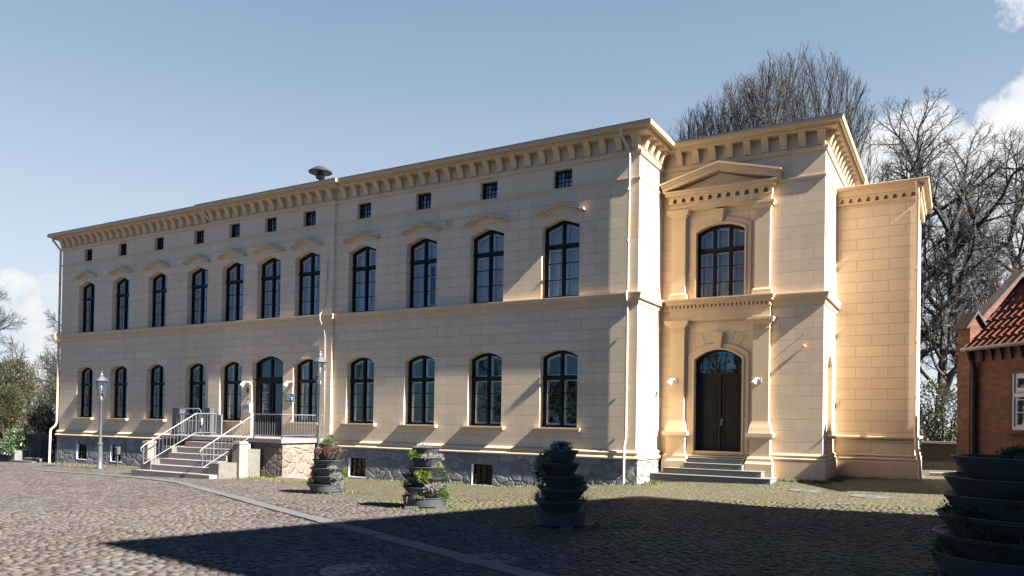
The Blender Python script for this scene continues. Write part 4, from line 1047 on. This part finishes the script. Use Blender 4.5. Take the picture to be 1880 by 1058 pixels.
# gable parapet with its footing pier
mb = MB(); mb.box(.22, .62, -.10, .05, -.6, EV - .12); mb.box(.20, .64, -.12, .06, EV - .12, EV + .0); mb.box(.22, .62, -.10, .32, EV, EV + .46)
mb.prism(GA, [(-.02, EV), (HD / 2, EV + RP * HD / 2), (HD - .0, EV), (HD, EV + .30), (HD / 2, EV + RP * HD / 2 + .32), (.0, EV + .32)], -.50, -.23)
PAR = mb.build('gable_parapet', M['brick'], H)
mb = MB(); mb.box(.19, .65, -.115, .0, 2.45, 2.52); mb.build('pier_band', M['brick'], PAR)
def slate(nm):
    m, nt, b = new_mat(nm); k = NT(nt); p = k.n('ShaderNodeTexCoord').outputs['Object']; sep = k.n('ShaderNodeSeparateXYZ', ins={0: p})
    cv = k.n('ShaderNodeCombineXYZ', ins={0: sep.outputs[0], 1: sep.outputs[1]}); br = k.n('ShaderNodeTexBrick')
    for a_, v_ in (('Scale', 1.), ('Mortar Size', .008), ('Brick Width', .16), ('Row Height', .13), ('Bias', 0)): br.inputs[a_].default_value = v_
    br.inputs['Color1'].default_value = (.05, .040, .032, 1); br.inputs['Color2'].default_value = (.03, .026, .022, 1); br.inputs['Mortar'].default_value = (.03, .027, .025, 1); k.set(br.inputs['Vector'], cv.outputs[0])
    col = k.mix(.6, br.outputs['Color'], k.ramp(k.noise(p, 6, 5), [(.35, (.6, .6, .55)), (.65, (1.4, 1.4, 1.3))]), 'MULTIPLY'); k.set(b.inputs['Base Color'], col); b.inputs['Roughness'].default_value = .85
    k.set(b.inputs['Normal'], k.bump(k.math('SUBTRACT', 1, br.outputs['Fac']), .8, .02)); return m
M['slate'] = slate('mossy_coping_tiles')
mb = MB()
for sg, y0, z0 in ((1, -.02, EV + .40),):
    mb.prism(GA, [(.25, EV + .25 * RP + .33), (HD / 2, EV + RP * HD / 2 + .33), (HD / 2, EV + RP * HD / 2 + .40), (.25, EV + .25 * RP + .40)], -.54, -.18)
    mb.prism(GA, [(HD, EV + .30), (HD / 2, EV + RP * HD / 2 + .33), (HD / 2, EV + RP * HD / 2 + .40), (HD + .06, EV + .36)], -.54, -.18)
mb.build('parapet_coping', M['slate'], PAR)
# little saddle roof over the pier, its gable turned along the eaves
mb = MB()
for sg in (-1, 1):
    mb.prism(GA, [(.07 + sg * .31, EV + .40), (.07, EV + .83), (.07, EV + .76), (.07 + sg * .27, EV + .38)], -.68, -.17)
mb.build('pier_cap', M['slate'], PAR)
mb = MB(); mb.prism(GA, [(-.10, EV + .46), (.31, EV + .46), (.07, EV + .77)], -.62, -.22); mb.build('pier_gable', M['brick'], PAR)
# pantile roof: rows of S tiles
def tile_mat():
    m, nt, b = new_mat('red_pantiles'); k = NT(nt); p = k.n('ShaderNodeTexCoord').outputs['Object']; g = k.n('ShaderNodeNewGeometry')
    r_ = k.math('FRACT', k.math('MULTIPLY', g.outputs['Random Per Island'], 5.1)); col = k.ramp(r_, [(0, (.13, .042, .026)), (.5, (.17, .060, .036)), (1, (.10, .040, .028))])
    col = k.mix(.8, col, k.ramp(k.noise(p, 5, 6, .7), [(.3, (.45, .45, .45)), (.7, (1.3, 1.2, 1.1))]), 'MULTIPLY'); k.set(b.inputs['Base Color'], col); b.inputs['Roughness'].default_value = .95; b.inputs['Specular IOR Level'].default_value = .1
    return m
M['tile'] = tile_mat()
mb = MB(); th = math.atan(RP); cs, sn = math.cos(th), math.sin(th); SLEN = (HD / 2 + .22) / cs; TW, TL = .215, .335
nrow = int(SLEN / TL) + 1; ncol = int((HL - .46) / TW)
for side in (0, 1):
    for r_ in range(nrow):
        for c_ in range(ncol):
            vs = []
            for e in (0, 1):
                for i in range(6):
                    u = i / 5; x = .54 + (c_ + u * 1.08) * TW; hgt = .045 * math.sin(u * 2 * math.pi * .92 + .4) + (.055 if e == 0 else .012) + rnd(-.003, .003)
                    sl_ = (r_ + e * 1.12) * TL - .02; yy = -.20 + sl_ * cs - sn * hgt; zz = EV + .06 - .20 * RP + sl_ * sn + cs * hgt
                    if sl_ > SLEN: yy, zz = HD / 2, EV + .06 + RP * HD / 2 + hgt * cs
                    if side: yy = HD - yy
                    vs.append((x, yy, zz))
            mb.add(vs, [(i, i + 1, 7 + i, 6 + i) for i in range(5)])
            mb.add([(v[0], v[1], v[2]) for v in vs[:6]] + [(v[0], v[1] + (.02 if not side else -.02) * 0, v[2] - .022) for v in vs[:6]], [(i, i + 1, 7 + i, 6 + i) for i in range(5)])
RT = mb.build('roof', M['tile'], H, smooth=50)
mb = MB(); mb.tube([(.54, HD / 2, EV + .12 + RP * HD / 2), (HL, HD / 2, EV + .12 + RP * HD / 2)], .11, 10); mb.build('ridge_tiles', M['tile'], RT)
mb = MB(); pts = [(.56 + rnd(-.006, .02), -.22 + t_ * (HD / 2 + .22), EV + .10 - .22 * RP + t_ * (HD / 2 + .22) * RP) for t_ in [i / 40 for i in range(41)]]
mb.tube(pts, [rnd(.028, .055) for _ in pts], 7); mb.build('verge_mortar', M['white_mortar'], RT, smooth=True)
mb = MB(); mb.sweep([(.58, .22), (HL, .22)], [(0, EV - .13), (.03, EV - .17), (.08, EV - .17), (.11, EV - .13), (.115, EV - .09), (.105, EV - .09), (.08, EV - .14), (.03, EV - .14), (.0, EV - .09)]); mb.build('gutter', M['zinc'], H)
mb = MB(); mb.tube([(.76, -.29, EV - .16), (.74, -.20, EV - .32), (.72, -.10, EV - .5), (.72, -.08, EV - .62), (.72, -.08, -.3)], .055, 10); mb.build('downpipe', M['timber'], H, smooth=40)
# white casement
mb = MB(); (wx0, wz0), (wx1, _), (_, wz1), _ = WN
xs_ = [wx0, wx0 + .07, (wx0 + wx1) / 2 - .05, (wx0 + wx1) / 2 + .05, wx1 - .07, wx1]; hs = []
for l, r_ in ((xs_[1], xs_[2]), (xs_[3], xs_[4])):
    hs.append(rect(l + .05, r_ - .05, wz1 - .42, wz1 - .12))
    for j in range(3): hs.append(rect(l + .05, r_ - .05, wz0 + .12 + j * .285, wz0 + .12 + j * .285 + .262))
mb.plate(FH, WN, hs, -.04, -.10, rim=False)
for x0, x1, z0, z1 in ((wx0, wx1, wz1 - .54, wz1 - .46), (wx0, wx1, wz0, wz0 + .07), (xs_[2] + .02, xs_[3] - .02, wz0 + .07, wz1 - .02), (wx0, wx0 + .05, wz0 + .07, wz1), (wx1 - .05, wx1, wz0 + .07, wz1)): mb.box(x0, x1, .012, .06, z0, z1)
W = mb.build('window', M['white'], H)
mb = MB(); mb.plate(FH, rect(wx0 + .03, wx1 - .03, wz0 + .03, wz1 - .03), [], -.075); mb.build('pane', M['glass'], W)
mb = MB(); mb.box(wx0 - .08, wx1 + .08, -.06, .04, wz0 - .09, wz0); mb.build('sill', M['brick'], W)
mb = MB(); mb.box(wx0, wx0 + .42, .2, .22, wz0, wz1); mb.box(wx1 - .4, wx1, .2, .22, wz0, wz1); mb.build('curtain', M['curtain'], W)
mb = MB(); mb.box(.3, HL - .1, 1.3, 1.35, 0, EV); mb.build('inner_wall', M['room'], H)

# low garden wall behind, step in front
M['shadebrick'] = simple('shaded_brick', (.022, .016, .012), .9, var=.4, vscale=14, bump=.5)  # brick coloured darker to stand for the shade of the house
t = thing('garden_wall', 'low dark brick garden wall between the mansion wing and the brick house', 'wall', (7.2, 9.6, .2))
mb = MB(); mb.box(-.75, 2.6, -.12, .12, -.3, .93); mb.build('wall', M['shadebrick'], t)
mb = MB(); mb.box(-.75, 2.6, -.16, .16, .93, 1.0); mb.build('coping', M['darkstep'], t)
t = thing('stone_step', 'low stone step between the wing corner and the brick house', 'step', (7.35, 6.2, .24))
mb = MB(); mb.box(-.55, .95, -.22, .25, -.3, .10); mb.build('tread', M['darkstep'], t)

# ------------------------------------------------------------------ bare trees
def grow(trunk, crown, p, d, L, r, lv, P, budget):
    nseg = max(3, int(L / P['seg'][min(lv, len(P['seg']) - 1)])); pts = [p]; rad = [r]; dirs = [d]
    taper = P['taper'] if lv < P['levels'] else .25
    for i in range(nseg):
        wob = P['wob'] * (1 if lv else .45)
        d = (d + Vector((rnd(-wob, wob), rnd(-wob, wob), rnd(-wob, wob) + P['up'][min(lv, len(P['up']) - 1)]))).normalized()
        if lv > 0 and p.z > P['env'][0] * .6:
            ez = (p.z - P['env'][0]) / P['env'][2]; ex = math.hypot(p.x, p.y) / P['env'][1]
            if ez * ez + ex * ex > 1.0 + rnd(-.10, .10): break
        p = p + d * (L / nseg); pts.append(p); rad.append(max(r * (1 - (1 - taper) * (i + 1) / nseg), .005)); dirs.append(d)
    nseg = len(pts) - 1
    if nseg < 1: return
    tgt = trunk if lv <= 1 else crown
    tgt.tube(pts, rad, 8 if lv == 0 else (5 if lv == 1 else (4 if lv == 2 else 3)), cap=lv < 2)
    if lv >= P['levels']: return
    n = P['kids'][lv]; n = max(1, int(n * rnd(.85, 1.15)))
    t0 = P['start'][lv]; ph = rnd(0, 6.28)
    for i in range(n):
        t = t0 + (1 - t0) * ((i + rnd(.1, .9)) / n); j = min(int(t * nseg), nseg - 1); f = t * nseg - j
        q_ = pts[j].lerp(pts[j + 1], f); base = dirs[j]; ph += 2.4 + rnd(-.5, .5)
        u = base.orthogonal().normalized(); w = base.cross(u); sdv = u * math.cos(ph) + w * math.sin(ph)
        an = R(rnd(*P['ang'][lv])); nd = (base * math.cos(an) + sdv * math.sin(an)).normalized()
        k_ = rnd(*P['len'][lv]) * (1 - P['apex'] * (t - t0) / (1 - t0 + 1e-6))
        rr = min(rad[j] * .72, r * rnd(*P['rad']) * (1 - .35 * t))
        grow(trunk, crown, q_, nd, L * k_, max(rr, .008), lv + 1, P, budget)
    if lv <= 2:      # leader splits at the tip
        for i in range(2): grow(trunk, crown, pts[-1], (dirs[-1] + rdir() * .45).normalized(), L * .35, rad[-1] * .85, lv + 1, P, budget)
SPREAD = dict(env=(10.5, 4.6, 7.6), levels=4, seg=[.8, .5, .4, .3, .25], taper=.42, wob=.20, up=[.02, .05, .04, .03, .02], kids=[12, 9, 8, 6], start=[.30, .25, .2, .15], ang=[(40, 75), (35, 60), (30, 60), (25, 55)], len=[(.42, .60), (.42, .6), (.42, .62), (.4, .65)], apex=.35, rad=(.38, .55))
FAN = dict(env=(14.5, 5.6, 10.5), levels=4, seg=[.8, .6, .5, .4, .3], taper=.5, wob=.07, up=[.02, .10, .07, .05, .03], kids=[16, 9, 6, 4], start=[.20, .25, .2, .12], ang=[(14, 52), (14, 34), (12, 30), (12, 28)], len=[(.85, 1.15), (.5, .75), (.42, .62), (.42, .65)], apex=.20, rad=(.35, .5))
def make_tree(seed, H, r, P, lean=(0, 0), trunk_frac=.62):
    random.seed(seed); a, b2 = MB(), MB()
    grow(a, b2, Vector((0, 0, -.3)), Vector((lean[0], lean[1], 1)).normalized(), H * trunk_frac, r, 0, P, None)
    return a.mesh('trunk', M['bark'], True), b2.mesh('crown', M['twig'])
TR = {}
def tree(x, y, key, label, rz_=0, s=1., z=None, name='bare_tree', group='bare trees'):
    t = thing(name, label, 'tree', (x, y, ground_z(x, -y) if z is None else z), R(rz_), group); t.scale = (s, s, s)
    link('trunk', TR[key][0], t); link('crown', TR[key][1], t); return t
TR['fan1'] = make_tree(3, 21, .32, FAN); TR['fan2'] = make_tree(11, 21, .30, FAN)
TR['spr1'] = make_tree(5, 18, .30, SPREAD); TR['spr2'] = make_tree(21, 17, .33, SPREAD, (.05, .0)); TR['spr3'] = make_tree(31, 11, .24, dict(SPREAD, env=(6, 9, 8)), (.35, -.2), .7)
BH = 'bare trees behind the mansion'
tree(-4.3, 22.1, 'fan1', 'bare fan shaped tree behind the bay roof, lowest of three, nearest the main eaves', 40, .775, group=BH)
tree(-2.3, 23.3, 'fan2', 'bare fan shaped tree behind the bay roof, middle one of three', 130, .83, group=BH)
tree(-.5, 24.4, 'fan1', 'tallest of three bare fan shaped trees behind the bay roof', 250, .885, group=BH)
tree(5.5, 21.0, 'spr1', 'bare spreading tree whose crown shows just right of the bay cornice', 0, 1.08, group=BH)
tree(7.8, 18.6, 'spr2', 'bare tree with thick dark trunk seen beside the brick house gable', 200, 1.04, group=BH)
tree(6.75, 14.2, 'spr3', 'slim leaning bare tree close behind the side wing', 130, 1.0, group=BH)
tree(10.6, 25.6, 'spr1', 'bare tree above the brick house roof at the right edge', 140, .98, group=BH)
LT = 'bare trees left of the mansion'
tree(-41.3, 2.0, 'spr2', 'bare tree at the left edge with its trunk outside the picture', 60, .74, z=-.8, group=LT)
tree(-38.2, 9.5, 'spr3', 'bare tree leaning out from behind the left corner of the mansion', 215, 1.05, z=-.8, group=LT)
tree(-50, 14, 'spr1', 'distant bare tree low behind the left bushes', 90, .62, z=-.8, group=LT)

BT = 'bare trees across the square'
for i_, (x, y, key, rz_, s_, word) in enumerate(((-26, -38, 'spr1', 20, 1.0, 'furthest left'), (-17, -44, 'spr2', 75, 1.15, 'second from the left'), (-8, -40, 'spr1', 190, 1.1, 'second from the right'), (1, -46, 'spr2', 300, 1.2, 'furthest right'))):
    tree(x, y, key, f'bare tree across the square mirrored in the window panes, {word}', rz_, s_, group=BT)

# ------------------------------------------------------------------ bushes
M['g_olive'] = leaf_mat('olive_leaf', (.038, .036, .010), (.028, .028, .010)); M['g_hedge'] = leaf_mat('dark_leaf', (.013, .019, .009), (.026, .028, .014)); M['g_pale'] = leaf_mat('pale_glossy_leaf', (.085, .115, .055), (.04, .065, .027), .3)
def bush(x, y, z, rx, ry, rz_, n, ll, lw, mat, label, name='bush', lumps=14, up=.2, stems=14):
    t = thing(name, label, 'bush', (x, y, z)); mb = MB(); ls = []
    for i in range(lumps):
        d = rdir(); ls.append((Vector((d.x * rx * .62, d.y * ry * .62, rz_ * (.52 + .42 * abs(d.z) * (1 if rnd(0, 1) > .25 else -1)))), rnd(.28, .48)))
    for _ in range(n):
        c, rr = random.choice(ls); d = rdir(); k_ = rr * rnd(.5, 1.05) ** .6
        p = c + Vector((d.x * rx * k_, d.y * ry * k_, d.z * rz_ * k_ * .8))
        if p.z < .02: p.z = rnd(.02, .4)
        leaf(mb, p, d + rdir() * .8 + Vector((0, 0, up)), ll * rnd(.6, 1.3), lw * rnd(.7, 1.2))
    mb.build('foliage', M[mat], t); mb = MB()
    for i in range(stems):
        c, rr = random.choice(ls); mb.tube([(c.x * .15, c.y * .15, -.1), (c.x * .5, c.y * .5, c.z * .5), (c.x, c.y, c.z), (c.x * 1.3, c.y * 1.3, c.z + rr * rz_ * .6)], [.05, .035, .02, .008], 4)
    mb.build('stem', M['twig'], t); return t
random.seed(4)
bush(-40.6, 4.6, -.85, 2.7, 2.3, 4.9, 30000, .19, .034, 'g_olive', 'yellowish green willow bush at the left edge of the picture', up=.7, stems=40)
bush(-36.6, 5.2, -.8, 1.9, 1.7, 3.5, 17000, .17, .034, 'g_hedge', 'dark brownish bush close to the left corner of the mansion', up=.5, stems=40)
bush(-44, 8.5, -.85, 3.5, 2.4, 5.0, 15000, .2, .035, 'g_hedge', 'dark bush further back behind the willow bush', up=.5, stems=40)
bush(-30.85, -.15, -.30, .72, .6, 1.0, 1300, .14, .065, 'g_pale', 'rhododendron with pale glossy leaves beside the grey gate post', 'rhododendron', 8)
bush(-31.6, 3.2, -.7, 1.6, .8, 1.75, 5000, .10, .04, 'g_hedge', 'dark clipped hedge behind the grey gate posts', 'hedge', 12)
bush(7.1, 11.4, .3, 1.25, 1.0, 2.5, 5200, .12, .055, 'g_hedge', 'dark glossy evergreen bush above the garden wall', 'evergreen_bush', 14)
bush(-60, 24, -1, 9, 4, 5.5, 6000, .5, .12, 'g_hedge', 'far dark thicket at the left horizon', 'thicket', 16)
bush(-14, -52, -.3, 26, 3, 6.5, 9000, .6, .2, 'g_hedge', 'long dark thicket across the square mirrored in the lower windows', 'thicket', 40)
M['greystone'] = simple('grey_granite', (.075, .075, .073), .8, var=.4, vscale=9, bump=.5)
stone_post(-30.60, -.54, 1.36, .34, 'tall grey granite gate post beside the rhododendron', 'greystone')
stone_post(-31.25, -1.33, 1.30, .32, 'grey granite gate post half hidden behind the other one near the left downpipe', 'greystone')
t = thing('stone_trough', 'grey stone block under the rhododendron', 'stone block', (-30.98, .05, -.68)); mb = MB(); mb.frust(F0, 0, -.1, .30, .30, .55, .27, .27, back=-.3); mb.build('block', M['greystone'], t)
t = thing('garden_steps', 'low flat stone slabs at the foot of the grey gate posts', 'steps', (-29.7, -.1, -.66)); mb = MB(); mb.box(-1.0, .9, -.35, .3, -.2, .09); mb.build('step', M['kerb'], t); mb = MB(); mb.box(-.35, .95, -.1, .5, .09, .22); mb.build('step', M['kerb'], t)

# ------------------------------------------------------------------ weeds and moss along the walls
random.seed(9)
mb = MB()
def weed(x, q, n, L, sp=.25):
    for _ in range(n):
        a, b2 = x + random.gauss(0, sp), q + random.gauss(0, sp * .6); z = ground_z(a, b2); an = rnd(0, 6.28); l = L * rnd(.4, 1.2); d = Vector((math.cos(an) * rnd(.2, .8), math.sin(an) * rnd(.2, .8), 1)).normalized()
        w = Vector((-math.sin(an), math.cos(an), 0)) * rnd(.004, .012); p = Vector((a, -b2, z)); m = p + d * l * .6; e = m + (d + Vector((math.cos(an) * .6, math.sin(an) * .6, -.3))) * l * .4
        mb.add([p - w, p + w, m + w * .7, m - w * .7], [(0, 1, 2, 3)]); mb.add([m - w * .7, m + w * .7, e], [(0, 1, 2)])
for i in range(46): weed(rnd(-27.5, -16.2), .25 + abs(random.gauss(0, .5)), 26, .07)
for i in range(60): weed(rnd(-12, -8.8), 2.45 + abs(random.gauss(0, .55)), 28, .085)
for i in range(60): weed(rnd(-9.3, -.3), .18 + abs(random.gauss(0, .10)), 14, .06, .12)
for i in range(10): weed(rnd(-.1, .5), rnd(-.9, .3), 26, .09, .12)
for i in range(22): weed(rnd(3.2, 4.7), -1.75 + abs(random.gauss(0, .09)), 24, .10, .12)
for i in range(16): weed(4.66 + abs(random.gauss(0, .10)), rnd(-4.0, -1.9), 32, .13, .10)
for i in range(14): weed(rnd(4.6, 6.5), -4.02 + abs(random.gauss(0, .07)), 16, .07, .1)
for px_, pq in ((-5.4, 6.05), (-1.3, 7.68), (2.28, 9.06)):
    for i in range(26):
        a = rnd(0, 6.28); weed(px_ + .52 * math.cos(a), pq + .52 * math.sin(a), 16, .06, .10)
tag(mb.build('weeds', M['g_weed']), 'short grass and weeds along the wall foot and round the planters', 'weeds', kind='stuff')

# ------------------------------------------------------------------ neighbour house outside the frame that shades the square
e1 = Vector((.339, .941, 0)); rzn = math.atan2(e1.y, e1.x)
NB = thing('neighbour_house', 'tall gabled brick house beyond the right edge whose shadow lies on the cobbles', 'house', (14.6, -14.5, .2), rzn)
NL, NW, NR_, NP = 10.9, 4.6, 14.2, 1.12
prof = [(-NW, -.5), (NW, -.5), (NW, NR_ - NW * NP), (0, NR_), (-NW, NR_ - NW * NP)]
FN = lambda a, z, d: (d, a, z)
mb = MB(); mb.prism(FN, prof, .12, NL - 2.3); mb.build('wall', M['brick'], NB)
mb = MB()
for sg in (-1, 1):     # prow gable invented to shape the cast shadow: the ridge outruns the eaves
    ye, ze = sg * (NW + .35), NR_ - (NW + .35) * NP
    c = [(0, 0, NR_), (NL, 0, NR_), (NL - 2.3, ye, ze), (0, ye, ze)]; c += [(x, y, z + .12) for x, y, z in c]
    mb.add(c, [(0, 1, 2, 3), (4, 5, 6, 7), (0, 1, 5, 4), (1, 2, 6, 5), (2, 3, 7, 6), (3, 0, 4, 7)])
mb.build('roof', M['tile'], NB)
for i in range(4):
    for z0 in (1.2, 4.6):
        mb = MB(); mb.box(1.2 + i * 2.0, 2.2 + i * 2.0, NW - .02, NW + .05, z0, z0 + 1.6); w = mb.build('window', M['white'], NB)
        mb = MB(); mb.box(1.28 + i * 2.0, 2.12 + i * 2.0, NW + .05, NW + .06, z0 + .08, z0 + 1.52); mb.build('pane', M['darkmetal'], w)

# ------------------------------------------------------------------ sun, sky, camera
SUN = Vector((1, -.057, .855)).normalized()
el = math.asin(SUN.z); az = math.atan2(SUN.x, SUN.y)
ld = bpy.data.lights.new('sun', 'SUN'); ld.energy = 5.0; ld.angle = R(.53); ld.color = (1, .95, .875)
lo = link('sun', ld); lo.rotation_euler = SUN.to_track_quat('Z', 'Y').to_euler()
# camera
f, cy, yaw, pitch, roll = 1404.508, 755.03, -.526969, .011643, .016373
fw = Vector((math.sin(yaw) * math.cos(pitch), math.cos(yaw) * math.cos(pitch), math.sin(pitch))); rt = Vector((math.cos(yaw), -math.sin(yaw), 0)); up = rt.cross(fw)
r_ = rt * math.cos(roll) + up * math.sin(roll); u_ = up * math.cos(roll) - rt * math.sin(roll)
cd = bpy.data.cameras.new('camera'); cam = link('camera', cd); sc.camera = cam
cam.matrix_world = Matrix(((r_.x, u_.x, -fw.x, 7.491), (r_.y, u_.y, -fw.y, -19.552), (r_.z, u_.z, -fw.z, 1.68), (0, 0, 0, 1)))
cd.sensor_width = 36; cd.lens = 36 * f / 1880; cd.shift_y = (cy - 529) / 1880; cd.clip_end = 2000; cd.clip_start = .05
def sky_dir(x, y):
    v = r_ * ((x - 940) / f) - u_ * ((y - cy) / f) + fw; return v.normalized()

w = bpy.data.worlds.new('World'); sc.world = w; w.use_nodes = True; nt = w.node_tree; k = NT(nt); bg = nt.nodes['Background']
sk = k.n('ShaderNodeTexSky'); sk.sky_type = 'NISHITA'; sk.sun_disc = False; sk.sun_elevation = el; sk.sun_rotation = az
sk.altitude = 50; sk.air_density = 1.0; sk.dust_density = .15; sk.ozone_density = 3.0
d = k.n('ShaderNodeTexCoord').outputs['Generated']
nz = k.math('SUBTRACT', k.noise(d, 5.5, 8, .60), .5); nz2 = k.math('SUBTRACT', k.noise(d, 22, 5, .6), .5)
acc = None
# cumulus clouds low in the sky, each as a direction, an angular radius and a weight
CL = [(1905, 268, 3.2, 1), (1970, 370, 5.3, 1), (1850, 345, 2.6, 1), (1675, 300, 3.0, 1), (1600, 335, 2.6, .9), (1760, 400, 3.5, .7), (1720, 560, 6, .35), (30, 542, 1.6, .8), (95, 532, 1.2, .7), (70, 620, 2.4, .7), (0, 680, 3, .6), (-150, 545, 3, .8), (-700, 480, 8, .8), (1850, 12, 1.6, .42), (1605, 25, 1.0, .2), (2500, 300, 12, .9), (3600, 100, 20, .8)]
for x, y, rad, wt in CL:
    v = sky_dir(x, y); dp = k.n('ShaderNodeVectorMath', operation='DOT_PRODUCT'); k.set(dp.inputs[0], d); dp.inputs[1].default_value = v
    a = k.math('DIVIDE', k.math('SUBTRACT', dp.outputs['Value'], math.cos(R(rad * 1.5))), 1 - math.cos(R(rad * 1.5)))
    a = k.math('MULTIPLY', k.math('MINIMUM', k.math('MAXIMUM', a, 0), .75), wt)
    acc = a if acc is None else k.math('MAXIMUM', acc, a)
dens = k.math('ADD', acc, k.math('MULTIPLY', k.math('ADD', k.math('MULTIPLY', nz, 1.5), k.math('MULTIPLY', nz2, .65)), k.math('MINIMUM', k.math('MULTIPLY', acc, 3), 1)))
mask = k.ramp(dens, [(.26, (0, 0, 0)), (.42, (1, 1, 1))])
ccol = k.ramp(dens, [(.3, (7.6, 8.0, 8.5)), (.75, (9.7, 9.8, 9.9))])
# pale tone added to the northern sky only, brightening it without raising facade ambient
dn = k.n('ShaderNodeVectorMath', operation='DOT_PRODUCT'); k.set(dn.inputs[0], d); dn.inputs[1].default_value = (-.55, .80, 0)
sz = k.n('ShaderNodeSeparateXYZ', ins={0: d}).outputs[2]
north_pale = k.math('MULTIPLY', k.ramp(dn.outputs['Value'], [(.05, (0, 0, 0)), (.7, (1, 1, 1))]), k.ramp(k.math('ADD', sz, k.math('MULTIPLY', nz, .10)), [(.02, (.92, .92, .92)), (.25, (.82, .82, .82)), (.6, (.66, .66, .66))]))
vcol = k.ramp(sz, [(0, (8.4, 8.9, 9.2)), (.22, (6.3, 7.1, 7.7)), (.40, (4.0, 5.15, 6.2)), (.62, (2.5, 3.7, 4.8))])
base = k.mix(north_pale, k.mix(1, sk.outputs[0], (.60, 1.09, 1.66, 1), 'MULTIPLY'), vcol)
k.set(bg.inputs['Color'], k.mix(mask, base, ccol)); bg.inputs['Strength'].default_value = .0152
sc.view_settings.view_transform = 'Standard'; sc.view_settings.look = 'None'; sc.view_settings.exposure = 2.78; sc.view_settings.gamma = 1
sc.cycles.max_bounces = 8; sc.cycles.transparent_max_bounces = 12; sc.cycles.diffuse_bounces = 5; sc.cycles.glossy_bounces = 4
sc.cycles.use_denoising = True
